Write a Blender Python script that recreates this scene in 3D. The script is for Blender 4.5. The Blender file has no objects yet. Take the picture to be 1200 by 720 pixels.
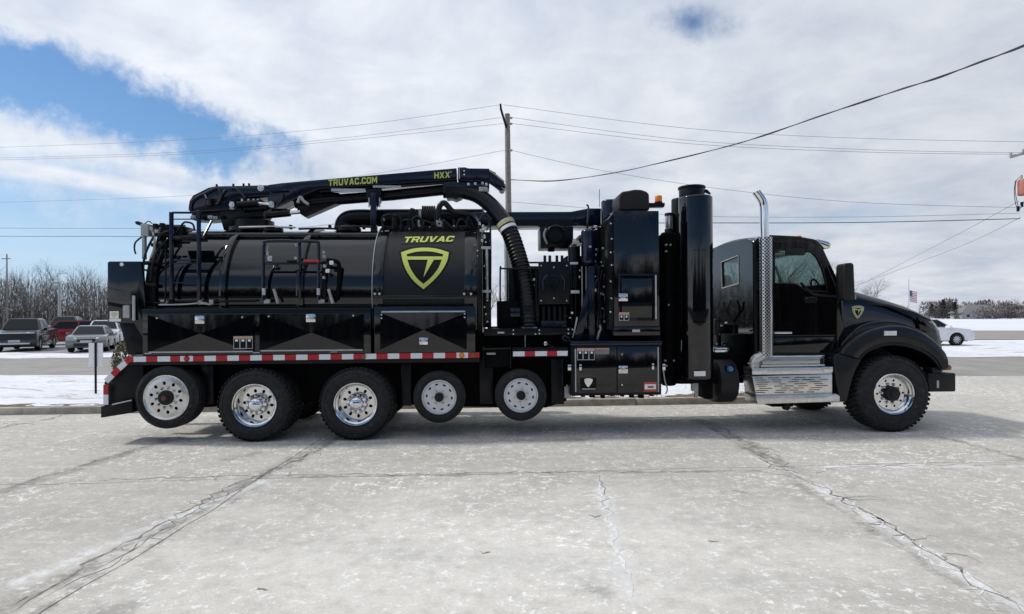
import bpy, bmesh, math, random
from mathutils import Vector, Matrix
from math import sin, cos, pi, radians, sqrt, atan2

# ------------------------------------------------------------------ camera, sun, sky, exposure
S = bpy.context.scene
COL = S.collection
F, CX, CY, CAM_H, ROLL = 690.0, 600.0, 373.0, 1.70, 0.0056      # measured on the 1200 x 720 photograph
cd = bpy.data.cameras.new('camera'); cam = bpy.data.objects.new('camera', cd); COL.objects.link(cam)
cd.sensor_width = 36.0; cd.lens = F / 1200 * 36; cd.shift_y = (CY - 360) / 1200; cd.clip_end = 6000; cd.clip_start = .05
_c, _s = cos(ROLL), sin(ROLL)
cam.matrix_world = Matrix(((_c, _s, 0, 0), (0, 0, -1, 0), (-_s, _c, 0, CAM_H), (0, 0, 0, 1)))
S.camera = cam
SUN_DIR = Vector((-0.95, 0.15, 1.05)).normalized()               # towards the sun: left, a little behind the truck
sl = bpy.data.lights.new('sun', 'SUN'); sl.energy = 2.6; sl.angle = radians(5); sl.color = (1, .96, .9)
sun = bpy.data.objects.new('sun', sl); COL.objects.link(sun)
sun.rotation_euler = SUN_DIR.to_track_quat('Z', 'Y').to_euler(); sun.location = (-30, 5, 40)
S.view_settings.view_transform = 'Standard'; S.view_settings.look = 'None'
S.view_settings.exposure = 0.0; S.view_settings.gamma = 1.0; S.view_settings.use_curve_mapping = False
S.cycles.max_bounces = 8; S.cycles.diffuse_bounces = 3; S.cycles.glossy_bounces = 4; S.cycles.transparent_max_bounces = 12
S.cycles.use_denoising = True

class NT:
    """small helper to write node trees"""
    def __init__(s, tree): s.t = tree; s.n = tree.nodes; s.l = tree.links
    def new(s, kind, **kw):
        n = s.n.new(kind)
        for k, v in kw.items(): setattr(n, k, v)
        return n
    def link(s, a, b): s.l.new(a, b)
    def _in(s, sock, v):
        if v is None: return
        if hasattr(v, 'is_output'): s.l.new(v, sock)
        else: sock.default_value = v
    def math(s, op, a, b=None, c=None, clamp=False):
        n = s.new('ShaderNodeMath', operation=op, use_clamp=clamp)
        for i, v in enumerate((a, b, c)): s._in(n.inputs[i], v)
        return n.outputs[0]
    def noise(s, vec, scale, detail=4, rough=.55, dist=0.0):
        n = s.new('ShaderNodeTexNoise'); s._in(n.inputs['Vector'], vec)
        n.inputs['Scale'].default_value = scale; n.inputs['Detail'].default_value = detail
        n.inputs['Roughness'].default_value = rough; n.inputs['Distortion'].default_value = dist
        return n.outputs['Fac']
    def ss(s, v, a, b, lo=0.0, hi=1.0):
        n = s.new('ShaderNodeMapRange', interpolation_type='SMOOTHSTEP')
        s._in(n.inputs[0], v); n.inputs[1].default_value = a; n.inputs[2].default_value = b
        n.inputs[3].default_value = lo; n.inputs[4].default_value = hi
        return n.outputs[0]
    def mix(s, fac, a, b):
        n = s.new('ShaderNodeMix', data_type='RGBA'); s._in(n.inputs[0], fac); s._in(n.inputs[6], a); s._in(n.inputs[7], b)
        return n.outputs[2]
    def mapping(s, vec, scale=(1, 1, 1), loc=(0, 0, 0), rot=(0, 0, 0)):
        n = s.new('ShaderNodeMapping'); s._in(n.inputs[0], vec)
        n.inputs['Scale'].default_value = scale; n.inputs['Location'].default_value = loc; n.inputs['Rotation'].default_value = rot
        return n.outputs[0]

world = bpy.data.worlds.new('World'); S.world = world; world.use_nodes = True
W = NT(world.node_tree)
bg = W.n['Background']; bg.inputs['Strength'].default_value = 0.1
sky = W.new('ShaderNodeTexSky', sky_type='NISHITA'); sky.sun_disc = False
sky.sun_elevation = math.asin(SUN_DIR.z); sky.sun_rotation = atan2(SUN_DIR.x, SUN_DIR.y) % (2 * pi)
sky.air_density = 1.0; sky.dust_density = 0.3; sky.ozone_density = 3.0
tc = W.new('ShaderNodeTexCoord'); D = tc.outputs['Generated']
sep = W.new('ShaderNodeSeparateXYZ'); W.link(D, sep.inputs[0]); dx, dy, dz = sep.outputs
up = W.math('MAXIMUM', dz, 0.0)
# cloud deck: a plane overhead, so the puffs flatten towards the horizon
cmb = W.new('ShaderNodeCombineXYZ')
den = W.math('ADD', up, 0.16)
W.link(W.math('DIVIDE', dx, den), cmb.inputs[0]); W.link(W.math('DIVIDE', dy, den), cmb.inputs[1]); cmb.inputs[2].default_value = .37
deck = cmb.outputs[0]
n_big = W.noise(deck, 1.1, 5, .55, .3); n_mid = W.noise(deck, 3.2, 6, .58, .4); n_dir = W.noise(D, 5.0, 6, .6, .3); n_fine = W.noise(D, 14, 5, .6, .2)
wob = W.math('SUBTRACT', n_dir, .5); wob2 = W.math('SUBTRACT', n_fine, .5)
n_tiny = W.noise(D, 34, 5, .62, .2); wob3 = W.math('SUBTRACT', n_tiny, .5)
def patch(px, py, rx, ry, ang, wobble=.9, lo=.75, hi=1.25):
    """soft patch of open sky about the direction of one spot in the sky, wrapped up in cloud noise"""
    v = Vector(((px - CX) / F, 1, -(py - CY) / F)).normalized()
    r = Vector((v.y, -v.x, 0)).normalized(); u = r.cross(v)
    a = cos(ang) * r + sin(ang) * u; b = -sin(ang) * r + cos(ang) * u
    def dot(vec, k):
        n = W.new('ShaderNodeVectorMath', operation='DOT_PRODUCT'); W.link(D, n.inputs[0]); n.inputs[1].default_value = vec
        return W.math('DIVIDE', n.outputs['Value'], k)
    q = W.math('SQRT', W.math('ADD', W.math('POWER', dot(a, rx), 2), W.math('POWER', dot(b, ry), 2)))
    q = W.math('ADD', W.math('ADD', q, W.math('MULTIPLY', wob, wobble)), W.math('ADD', W.math('MULTIPLY', wob2, wobble * 1.15), W.math('MULTIPLY', wob3, wobble * .7)))
    front = dot(v, 1.0)
    return W.math('MULTIPLY', W.ss(q, lo, hi, 1, 0), W.ss(front, .2, .4))
h1 = patch(82, 104, .245, .054, -.17, 1.15, .62, 1.3)
h2 = patch(-10, 300, .37, .118, -.03, .9, .5, 1.4)
h3 = patch(814, 27, .055, .032, -.15, 1.3, .0, 1.35)
h4 = patch(985, 258, .13, .016, .05, 1.0, .2, 1.3)
h5 = patch(60, 203, .2, .012, -.06, 1.2, .2, 1.3)                # thin streak of cloud across the lower gap
gen = W.ss(n_big, .50, .66)                                       # gaps elsewhere in the deck
gen = W.math('MULTIPLY', gen, W.ss(dy, .15, -.1))
low = W.math('MULTIPLY', W.math('MULTIPLY', W.ss(dz, .16, .24), W.ss(W.math('ADD', dz, W.math('MULTIPLY', wob, .25)), .56, .44)), W.ss(dy, -.1, -.45))   # open sky under the cloud on the far side, as the tank mirrors it
gen = W.math('MAXIMUM', gen, W.math('MULTIPLY', low, .9))
opn = W.math('MAXIMUM', W.math('MAXIMUM', W.math('MULTIPLY', h1, .96), W.math('MULTIPLY', h2, .85)), W.math('MAXIMUM', W.math('MULTIPLY', h3, .9), W.math('MULTIPLY', h4, .30)))
opn = W.math('MAXIMUM', W.math('SUBTRACT', opn, W.math('MULTIPLY', h5, .5), clamp=True), gen)
shade = W.math('ADD', W.math('ADD', W.math('MULTIPLY', n_mid, .36), W.math('MULTIPLY', n_big, .36)), W.math('ADD', W.math('MULTIPLY', n_dir, .18), W.math('MULTIPLY', n_fine, .10)))
cl = W.new('ShaderNodeValToRGB'); W.link(shade, cl.inputs[0])
e = cl.color_ramp.elements
e[0].position = .40; e[0].color = (.90, .935, .99, 1); e[1].position = .60; e[1].color = (.60, .67, .79, 1)
vm = W.new('ShaderNodeVectorMath', operation='SCALE'); W.link(cl.outputs[0], vm.inputs[0]); sd = W.new('ShaderNodeVectorMath', operation='DOT_PRODUCT'); W.link(D, sd.inputs[0]); sd.inputs[1].default_value = SUN_DIR
W.link(W.ss(sd.outputs['Value'], -.3, .8, 8.4, 10.6), vm.inputs[3])                            # cloud glows towards the sun
hs_ = W.new('ShaderNodeHueSaturation'); hs_.inputs['Saturation'].default_value = 1.22; W.link(sky.outputs[0], hs_.inputs['Color'])
blue = W.new('ShaderNodeVectorMath', operation='SCALE'); W.link(hs_.outputs[0], blue.inputs[0]); blue.inputs[3].default_value = 1.12
pale = W.mix(W.ss(dz, .0, .24, .8, 0), blue.outputs[0], (4.5, 6.5, 9.2, 1))        # winter air whitens towards the horizon
W.link(W.mix(opn, vm.outputs[0], pale), bg.inputs['Color'])

# ------------------------------------------------------------------ measuring: photograph pixel -> place
def ray(px, py):
    xc, yc = (px - CX) / F, -(py - CY) / F
    return Vector((_c * xc + _s * yc, 1.0, -_s * xc + _c * yc))
CAM = Vector((0, 0, CAM_H))
def ground(px, py, z=0.0):
    d = ray(px, py); t = (z - CAM_H) / d.z
    return CAM + d * t
def at_y(px, py, Y): return CAM + ray(px, py) * Y
_A, _B = ground(300, 518.5), ground(1044, 507)
TH = atan2(_B.y - _A.y, _B.x - _A.x); O = _A.copy()
EU = Vector((cos(TH), sin(TH), 0)); EW = Vector((-sin(TH), cos(TH), 0))
def L(px, py, w):
    """point of the truck, in truck coordinates (along, across, up), seen at px,py and lying w metres behind its near side"""
    d = ray(px, py); t = (w - (CAM - O).dot(EW)) / d.dot(EW); p = CAM + d * t
    return Vector(((p - O).dot(EU), w, p.z))
def L_u(px, py, u):
    d = ray(px, py); t = (u - (CAM - O).dot(EU)) / d.dot(EU); p = CAM + d * t
    return Vector((u, (p - O).dot(EW), p.z))
def L_cyl(px, py, wc, zc, R):
    d = ray(px, py); dw, dzz = d.dot(EW), d.z; ow, oz = (CAM - O).dot(EW) - wc, CAM_H - zc
    a = dw * dw + dzz * dzz; b = ow * dw + oz * dzz; c = ow * ow + oz * oz - R * R
    q = b * b - a * c
    t = (-b - sqrt(max(q, 0))) / a; p = CAM + d * t
    return Vector(((p - O).dot(EU), (p - O).dot(EW), p.z))

# ------------------------------------------------------------------ materials
def pmat(name, col, rough=.5, metal=0.0, spec=.5, coat=0.0, var=0.0, vscale=6.0, bump=0.0, bscale=40.0, rvar=0.0, col2=None, c2=(.5, .7), c2scale=4.0, trans=0.0):
    m = bpy.data.materials.new(name); m.use_nodes = True; N = NT(m.node_tree); p = N.n['Principled BSDF']
    p.inputs['Roughness'].default_value = rough; p.inputs['Metallic'].default_value = metal
    p.inputs['Specular IOR Level'].default_value = spec; p.inputs['Coat Weight'].default_value = coat; p.inputs['Coat Roughness'].default_value = .04
    p.inputs['Transmission Weight'].default_value = trans
    c = (*col, 1); t = N.new('ShaderNodeTexCoord').outputs['Object']
    colsock = None
    if var:
        n = N.noise(t, vscale, 5, .6)
        colsock = N.mix(N.ss(n, .3, .7), tuple(x * (1 - var) for x in col) + (1,), tuple(min(1, x * (1 + var)) for x in col) + (1,))
    if col2:
        n2 = N.noise(t, c2scale, 6, .65); colsock = N.mix(N.ss(n2, *c2), colsock if colsock else c, (*col2, 1))
    if colsock: N.link(colsock, p.inputs['Base Color'])
    else: p.inputs['Base Color'].default_value = c
    if rvar:
        N.link(N.ss(N.noise(t, 3.1, 5, .65), .3, .75, max(.02, rough - rvar), rough + rvar), p.inputs['Roughness'])
    if bump:
        bn = N.new('ShaderNodeBump'); bn.inputs['Strength'].default_value = bump; bn.inputs['Distance'].default_value = .01
        N.link(N.noise(t, bscale, 5, .6), bn.inputs['Height']); N.link(bn.outputs[0], p.inputs['Normal'])
    return m

M = {}
M['paint'] = pmat('black_gloss_paint', (.002, .0024, .0038), .045, spec=.62, rvar=.02)
M['cabpaint'] = pmat('black_cab_paint', (.002, .0022, .003), .035, spec=.5, rvar=.02)
M['boompaint'] = pmat('blue_black_boom_paint', (.0045, .0085, .021), .16, spec=.42, rvar=.06)
M['satin'] = pmat('black_satin_steel', (.0035, .004, .0058), .34, spec=.22, rvar=.12, bump=.04, bscale=30)
M['dark'] = pmat('underbody_black', (.0025, .0025, .003), .7, spec=.1, var=.4)
M['matte'] = pmat('charcoal_wrap', (.0085, .0092, .011), .42, spec=.3, rvar=.06)
M['rubber'] = pmat('tyre_rubber', (.017, .0172, .018), .66, spec=.25, var=.25, vscale=14, bump=.15, bscale=70, col2=(.06, .058, .055), c2=(.50, .85), c2scale=9)
M['hose'] = pmat('hose_rubber', (.006, .0066, .009), .36, spec=.3, var=.2)
M['chrome'] = pmat('chrome', (.75, .76, .78), .07, 1.0, rvar=.03)
M['alu'] = pmat('polished_aluminium', (.68, .68, .68), .11, 1.0, rvar=.05, var=.1)
M['steel'] = pmat('machined_steel', (.62, .62, .62), .24, 1.0, rvar=.1, var=.12)
M['tread'] = pmat('bright_tread_aluminium', (.70, .68, .65), .36, 1.0, rvar=.1, var=.08, vscale=18)
M['greymetal'] = pmat('grey_cast_metal', (.38, .38, .37), .5, .5, var=.2)
M['white'] = pmat('white_paint', (.78, .78, .76), .5, var=.06)
M['refl_white'] = pmat('white_reflective_tape', (.72, .72, .73), .35, var=.08, vscale=60)
M['refl_red'] = pmat('red_reflective_tape', (.42, .012, .022), .3, var=.18, vscale=60)
M['amber'] = pmat('amber_lens', (.75, .22, .02), .15, spec=.6)
M['orange_dull'] = pmat('dull_amber_lens', (.22, .06, .02), .2, spec=.6)
M['redlens'] = pmat('red_lens', (.45, .01, .015), .12, spec=.6)
M['redpaint'] = pmat('red_handle_paint', (.35, .02, .03), .4)
M['lime'] = pmat('lime_decal', (.50, .56, .11), .45, var=.04)
M['cream'] = pmat('cream_badge', (.62, .62, .36), .4)
M['black_decal'] = pmat('black_decal', (.003, .003, .003), .5, spec=.2)
M['hub'] = pmat('black_hub', (.012, .011, .011), .5, spec=.3)
M['redcap'] = pmat('hub_cap_red', (.13, .02, .025), .4)
M['bluecap'] = pmat('blue_cap', (.05, .16, .35), .25)
M['label_orange'] = pmat('orange_label', (.65, .28, .1), .5)
M['label_red'] = pmat('red_label', (.55, .06, .05), .5)
M['label_grey'] = pmat('grey_label', (.18, .18, .19), .5, var=.3, vscale=60)
M['interior'] = pmat('cab_interior', (.006, .006, .007), .7, spec=.2)
M['tan'] = pmat('strap_tan', (.42, .40, .24), .6, var=.3, vscale=30)
M['wood'] = pmat('weathered_pole_wood', (.24, .21, .19), .85, var=.25, vscale=8, bump=.4, bscale=30)
M['wire'] = pmat('wire_black', (.03, .03, .035), .6)
M['wirethin'] = pmat('wire_grey', (.24, .25, .27), .6)
M['bark'] = pmat('grey_bark', (.125, .115, .105), .9, var=.3, vscale=3, bump=.3)
M['twig'] = pmat('twig_grey_brown', (.12, .108, .098), .9, var=.25, vscale=1.2)
M['wooddark'] = pmat('dormant_undergrowth', (.095, .08, .068), .9, var=.4, vscale=.6)
M['needle'] = pmat('evergreen_needles', (.028, .045, .026), .7, var=.4, vscale=.7)
M['hazebrush'] = pmat('haze_grey_brush', (.175, .155, .155), .9, var=.35, vscale=.25)  # aerial haze is mixed into this paler brown grey
M['shrub'] = pmat('dormant_shrub', (.13, .12, .07), .8, var=.5, vscale=25)
M['brick'] = pmat('rust_transformer', (.38, .13, .09), .6, var=.15)
M['galv'] = pmat('galvanised_grey', (.42, .43, .44), .5, .3, var=.1)
M['carglass'] = pmat('car_glass', (.008, .012, .015), .05, spec=.25)
M['cartyre'] = pmat('car_tyre', (.012, .012, .012), .8, spec=.2)
M['carrim'] = pmat('car_alloy', (.5, .5, .52), .3, .8)
M['cartrim'] = pmat('car_black_trim', (.012, .012, .013), .5)
M['lamp'] = pmat('headlamp', (.75, .77, .78), .12, spec=.8, coat=.5)
M['plate'] = pmat('number_plate', (.6, .6, .58), .5)
def carpaint(name, col): return pmat(name, col, .22, spec=.5, coat=.6, rvar=.06, col2=tuple(.75 * c + .05 for c in col), c2=(.5, .8), c2scale=3)
M['c_dark'] = carpaint('dark_blue_grey_car_paint', (.012, .0145, .018))
M['c_grey'] = carpaint('grey_car_paint', (.17, .185, .19))
M['c_red'] = carpaint('dark_red_car_paint', (.27, .012, .018))
M['c_white'] = carpaint('white_car_paint', (.74, .75, .77))
M['c_silver'] = carpaint('silver_car_paint', (.42, .43, .44))
M['c_black'] = carpaint('black_car_paint', (.015, .015, .018))

def glass_mat(name, tint, refl=1.0):
    m = bpy.data.materials.new(name); m.use_nodes = True; N = NT(m.node_tree); N.n.remove(N.n['Principled BSDF'])
    tr = N.new('ShaderNodeBsdfTransparent'); tr.inputs[0].default_value = (*tint, 1)
    gl = N.new('ShaderNodeBsdfGlossy'); gl.inputs['Roughness'].default_value = .03
    gm = N.new('ShaderNodeNewGeometry'); dp = N.new('ShaderNodeVectorMath', operation='DOT_PRODUCT'); N.link(gm.outputs['Incoming'], dp.inputs[0]); N.link(gm.outputs['Normal'], dp.inputs[1])
    fres = N.math('MULTIPLY_ADD', N.math('POWER', N.math('SUBTRACT', 1.0, N.math('ABSOLUTE', dp.outputs['Value']), clamp=True), 5.0), .9, .045)
    mx = N.new('ShaderNodeMixShader'); N.link(N.math('MULTIPLY', fres, refl), mx.inputs[0]); N.link(tr.outputs[0], mx.inputs[1]); N.link(gl.outputs[0], mx.inputs[2])
    N.link(mx.outputs[0], N.n['Material Output'].inputs[0]); return m
M['glass'] = glass_mat('tinted_cab_glass', (.66, .735, .72))

def perf_mat():
    """perforated stack guard: holes are dark and dull between bright metal"""
    m = pmat('perforated_guard', (.7, .7, .7), .22, 1.0); N = NT(m.node_tree); p = N.n['Principled BSDF']
    t = N.new('ShaderNodeTexCoord').outputs['UV']
    v = N.new('ShaderNodeTexVoronoi'); v.inputs['Randomness'].default_value = 0.0; v.inputs['Scale'].default_value = 1.0
    N.link(N.mapping(t, (17, 50, 1), rot=(0, 0, .785)), v.inputs['Vector'])
    k = N.ss(v.outputs['Distance'], .36, .44)
    N.link(N.mix(k, (.01, .01, .01, 1), (.7, .7, .7, 1)), p.inputs['Base Color']); N.link(k, p.inputs['Metallic']); return m
M['perf'] = perf_mat()

# ------------------------------------------------------------------ mesh helpers
class MB:
    def __init__(s): s.bm = bmesh.new()
    def poly_prism(s, pts, off, bev=0.0, seg=2):
        """pts: closed polygon of 3-D points; off: extrusion vector"""
        bm = s.bm
        a = [bm.verts.new(p) for p in pts]; b = [bm.verts.new(Vector(p) + off) for p in pts]
        n = len(pts); fs = [bm.faces.new(a), bm.faces.new(b[::-1])]
        for i in range(n): fs.append(bm.faces.new((a[i], b[i], b[(i + 1) % n], a[(i + 1) % n])))
        bmesh.ops.recalc_face_normals(bm, faces=fs)
        if bev: 
            es = list({e for f in fs for e in f.edges})
            bmesh.ops.bevel(bm, geom=es, offset=bev, segments=seg, affect='EDGES', clamp_overlap=True, profile=.5)
        return s
    def box(s, p0, p1, bev=0.0, seg=2):
        x0, y0, z0 = p0; x1, y1, z1 = p1
        return s.poly_prism([(x0, y0, z0), (x1, y0, z0), (x1, y0, z1), (x0, y0, z1)], Vector((0, y1 - y0, 0)), bev, seg)
    def tube(s, pts, r, seg=8, smooth=0, caps=True, r_fn=None):
        bm = s.bm; pts = [Vector(p) for p in pts]
        if smooth:
            out = []
            for i in range(len(pts) - 1):
                p0, p1, p2, p3 = pts[max(i - 1, 0)], pts[i], pts[i + 1], pts[min(i + 2, len(pts) - 1)]
                for k in range(smooth):
                    t = k / smooth
                    out.append(.5 * ((2 * p1) + (p2 - p0) * t + (2 * p0 - 5 * p1 + 4 * p2 - p3) * t * t + (3 * p1 - p0 - 3 * p2 + p3) * t ** 3))
            pts = out + [pts[-1]]
        rings = []; nrm = None
        for i, p in enumerate(pts):
            d = (pts[min(i + 1, len(pts) - 1)] - pts[max(i - 1, 0)]).normalized()
            if nrm is None: nrm = d.orthogonal().normalized()
            nrm = (nrm - d * nrm.dot(d)).normalized(); bi = d.cross(nrm)
            rr = r_fn(i / (len(pts) - 1)) if r_fn else (r[i] if isinstance(r, (list, tuple)) else r)
            rings.append([bm.verts.new(p + (nrm * cos(2 * pi * k / seg) + bi * sin(2 * pi * k / seg)) * rr) for k in range(seg)])
        for a, b in zip(rings, rings[1:]):
            for k in range(seg): bm.faces.new((a[k], a[(k + 1) % seg], b[(k + 1) % seg], b[k]))
        if caps: bm.faces.new(rings[0][::-1]); bm.faces.new(rings[-1])
        return s
    def lathe(s, prof, c, axis='Y', seg=48, a0=0.0, a1=2 * pi, uv=False):
        """prof: (radius, offset along the axis)"""
        bm = s.bm; c = Vector(c); full = abs(a1 - a0 - 2 * pi) < 1e-6; n = seg if full else seg + 1; rings = []
        for r, h in prof:
            row = []
            for k in range(n):
                a = a0 + (a1 - a0) * k / seg
                if axis == 'Y': v = Vector((r * cos(a), h, r * sin(a)))
                elif axis == 'X': v = Vector((h, -r * cos(a), r * sin(a)))
                else: v = Vector((r * cos(a), r * sin(a), h))
                row.append(bm.verts.new(c + v))
            rings.append(row)
        fs = []
        for a, b in zip(rings, rings[1:]):
            for k in range(n if full else n - 1): fs.append(bm.faces.new((a[k], a[(k + 1) % n], b[(k + 1) % n], b[k])))
        if uv:
            ul = bm.loops.layers.uv.verify(); hs = [h for _, h in prof]; h0, h1 = min(hs), max(hs)
            for f in fs:
                for lp in f.loops:
                    d = lp.vert.co - c; lp[ul].uv = ((atan2(d.y, d.x) / (2 * pi)) % 1, (d.z - h0) / max(h1 - h0, 1e-6))
        bmesh.ops.remove_doubles(bm, verts=[v for r in rings for v in r], dist=1e-6)
        return s
    def fill2d(s, loops, place, depth=None, cuts=()):
        """flat shape with holes: loops of 2-D points, place maps (a, b) -> 3-D; depth extrudes"""
        t = bmesh.new()
        for lp in loops:
            vs = [t.verts.new((p[0], p[1], 0)) for p in lp]
            for i in range(len(vs)): t.edges.new((vs[i], vs[(i + 1) % len(vs)]))
        bmesh.ops.triangle_fill(t, edges=t.edges[:], use_beauty=True, use_dissolve=False)
        for axis, val in cuts:
            no = (1, 0, 0) if axis == 'a' else (0, 1, 0); co = (val, 0, 0) if axis == 'a' else (0, val, 0)
            bmesh.ops.bisect_plane(t, geom=t.verts[:] + t.edges[:] + t.faces[:], plane_co=co, plane_no=no, dist=1e-6)
        bm = s.bm; mp = {v: bm.verts.new(place(v.co.x, v.co.y)) for v in t.verts}
        fs = [bm.faces.new([mp[v] for v in f.verts]) for f in t.faces]
        bmesh.ops.recalc_face_normals(bm, faces=fs)
        if depth is not None:
            r = bmesh.ops.extrude_face_region(bm, geom=fs)
            bmesh.ops.translate(bm, verts=[g for g in r['geom'] if isinstance(g, bmesh.types.BMVert)], vec=depth)
        t.free(); return s
    def grid(s, fn, nu, nv, loop_u=False):
        bm = s.bm; vs = [[bm.verts.new(fn(i / nu, j / nv)) for j in range(nv + 1)] for i in range(nu + 1)]
        for i in range(nu):
            for j in range(nv): bm.faces.new((vs[i][j], vs[i + 1][j], vs[i + 1][j + 1], vs[i][j + 1]))
        return s
    def mesh(s, name, mat, sharp=35):
        me = bpy.data.meshes.new(name); bmesh.ops.recalc_face_normals(s.bm, faces=s.bm.faces[:]); s.bm.to_mesh(me); s.bm.free()
        me.materials.append(mat if not isinstance(mat, str) else M[mat])
        me.shade_smooth(); me.set_sharp_from_angle(angle=radians(sharp)); return me
    def build(s, name, mat, parent=None, loc=None, sharp=35):
        o = bpy.data.objects.new(name, s.mesh(name, mat, sharp)); COL.objects.link(o)
        if parent: o.parent = parent
        if loc is not None: o.location = loc
        return o
def inst(name, me, parent=None, loc=(0, 0, 0), rot=(0, 0, 0)):
    o = bpy.data.objects.new(name, me); COL.objects.link(o); o.parent = parent; o.location = loc; o.rotation_euler = rot; return o
def empty(name, loc=(0, 0, 0), rz=0.0, parent=None):
    o = bpy.data.objects.new(name, None); COL.objects.link(o); o.location = loc; o.rotation_euler = (0, 0, rz); o.parent = parent; o.empty_display_size = .2; return o
def tag(o, label=None, cat=None, group=None, kind=None):
    for k, v in (('label', label), ('category', cat), ('group', group), ('kind', kind)):
        if v: o[k] = v
    return o
def copy_tree(o, parent=None):
    c = o.copy(); COL.objects.link(c); c.parent = parent
    for ch in list(o.children): copy_tree(ch, c)
    return c
# ------------------------------------------------------------------ the setting: ground, lot, road, kerb, snow
def ground_mats():
    # snow
    m = pmat('old_snow', (.80, .82, .85), .6, spec=.3); N = NT(m.node_tree); p = N.n['Principled BSDF']; t = N.new('ShaderNodeTexCoord').outputs['Object']
    t2 = N.mapping(t, (.55, 1.6, 1))
    a = N.noise(t2, .9, 7, .62); b = N.noise(t2, 5, 6, .65)
    k = N.ss(N.math('ADD', N.math('MULTIPLY', a, .6), N.math('MULTIPLY', b, .4)), .525, .60)
    N.link(N.mix(N.math('MULTIPLY', k, .75), N.mix(N.ss(N.noise(t2, 2.2, 6, .7), .35, .7), (.74, .76, .80, 1), (.60, .615, .64, 1)), (.30, .27, .22, 1)), p.inputs['Base Color'])
    bn = N.new('ShaderNodeBump'); bn.inputs['Strength'].default_value = .5; bn.inputs['Distance'].default_value = .05
    N.link(N.noise(t, 3, 6, .6), bn.inputs['Height']); N.link(bn.outputs[0], p.inputs['Normal']); M['snow'] = m
    # open snow field, cleaner
    m = pmat('field_snow', (.70, .72, .76), .6, spec=.3, var=.06, vscale=.02); M['field'] = m
    # asphalt road, salted pale
    m = pmat('salted_asphalt', (.265, .255, .235), .8, spec=.25, var=.10, vscale=.8, bump=.2, bscale=60, col2=(.33, .318, .295), c2=(.5, .75), c2scale=.5); M['road'] = m
    M['blacktop'] = pmat('fresh_blacktop', (.045, .045, .047), .85, spec=.2, var=.2)
    m = pmat('parking_asphalt', (.25, .25, .255), .8, spec=.25, var=.12, vscale=.5, col2=(.6, .61, .63), c2=(.58, .68), c2scale=.35); M['parking'] = m
    m = pmat('kerb_concrete', (.36, .33, .28), .85, spec=.2, var=.2, vscale=5, bump=.3, bscale=25, col2=(.22, .19, .15), c2=(.52, .7), c2scale=3); M['kerb'] = m
    m = pmat('dead_turf', (.17, .14, .10), .95, spec=.1, var=.4, vscale=9, bump=.8, bscale=20, col2=(.72, .73, .75), c2=(.52, .58), c2scale=2.2); M['turf'] = m
    M['turfblade'] = pmat('dry_grass_blades', (.24, .19, .12), .9, spec=.1, var=.4, vscale=3)
    m = pmat('joint_grit', (.27, .26, .24), .9, spec=.1, var=.3, vscale=5, bump=.5, col2=(.75, .75, .74), c2=(.50, .62), c2scale=1.3); M['joint'] = m
    # concrete slabs: weathered, salted, a thin crust of dried salt and snow
    m = pmat('salted_concrete', (.4, .4, .39), .85, spec=.22); N = NT(m.node_tree); p = N.n['Principled BSDF']; t = N.new('ShaderNodeTexCoord').outputs['Object']
    flat = N.mapping(t, (1, 1.0, 0))
    big = N.noise(flat, .33, 4, .55, .4); mid = N.noise(flat, 1.3, 6, .62, .3); fine = N.noise(flat, 7, 7, .68); grit = N.noise(flat, 46, 5, .7); speck = N.noise(flat, 21, 6, .75)
    base = N.mix(N.ss(big, .35, .65), (.44, .416, .372, 1), (.505, .479, .43, 1))
    base = N.mix(N.math('MULTIPLY', N.ss(mid, .42, .62), .38), base, (.355, .331, .292, 1))
    base = N.mix(N.math('MULTIPLY', N.ss(fine, .38, .62), .45), base, (.555, .528, .48, 1))
    base = N.mix(N.math('MULTIPLY', N.ss(grit, .36, .58, 1, 0), .4), base, (.23, .225, .215, 1))
    # salt crust gathers in patches, as flecks
    area = N.ss(N.math('ADD', N.math('MULTIPLY', big, .5), N.math('MULTIPLY', mid, .5)), .40, .62)
    fl = N.ss(N.math('ADD', N.math('MULTIPLY', speck, .6), N.math('MULTIPLY', fine, .4)), .515, .565)
    film = N.math('MULTIPLY', N.ss(N.noise(flat, 2.6, 7, .7, .5), .46, .72), .34)
    base = N.mix(film, base, (.635, .61, .568, 1))
    # the crust is thickest where ploughed snow lay and dried, in the middle of the near slabs
    cr_ = N.new('ShaderNodeVectorMath', operation='DISTANCE'); N.link(N.mapping(flat, (.55, 1, 1)), cr_.inputs[0]); q_ = ground(585, 655); cr_.inputs[1].default_value = (q_.x * .55, q_.y, 0)
    cd_ = N.math('ADD', cr_.outputs['Value'], N.math('MULTIPLY', N.math('SUBTRACT', mid, .5), 3.2))
    base = N.mix(N.math('MULTIPLY', N.ss(cd_, .2, 2.4, 1, 0), N.ss(fine, .25, .55, .15, .60)), base, (.74, .715, .668, 1))
    base = N.mix(N.math('MULTIPLY', fl, N.math('MULTIPLY_ADD', area, .70, .22)), base, (.88, .87, .85, 1))
    # streaks swept along the lot
    st = N.noise(N.mapping(t, (.35, 5.0, 0), rot=(0, 0, -.05)), 2.2, 5, .6, .3)
    base = N.mix(N.math('MULTIPLY', N.ss(st, .56, .72), .4), base, (.66, .645, .615, 1))
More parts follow.
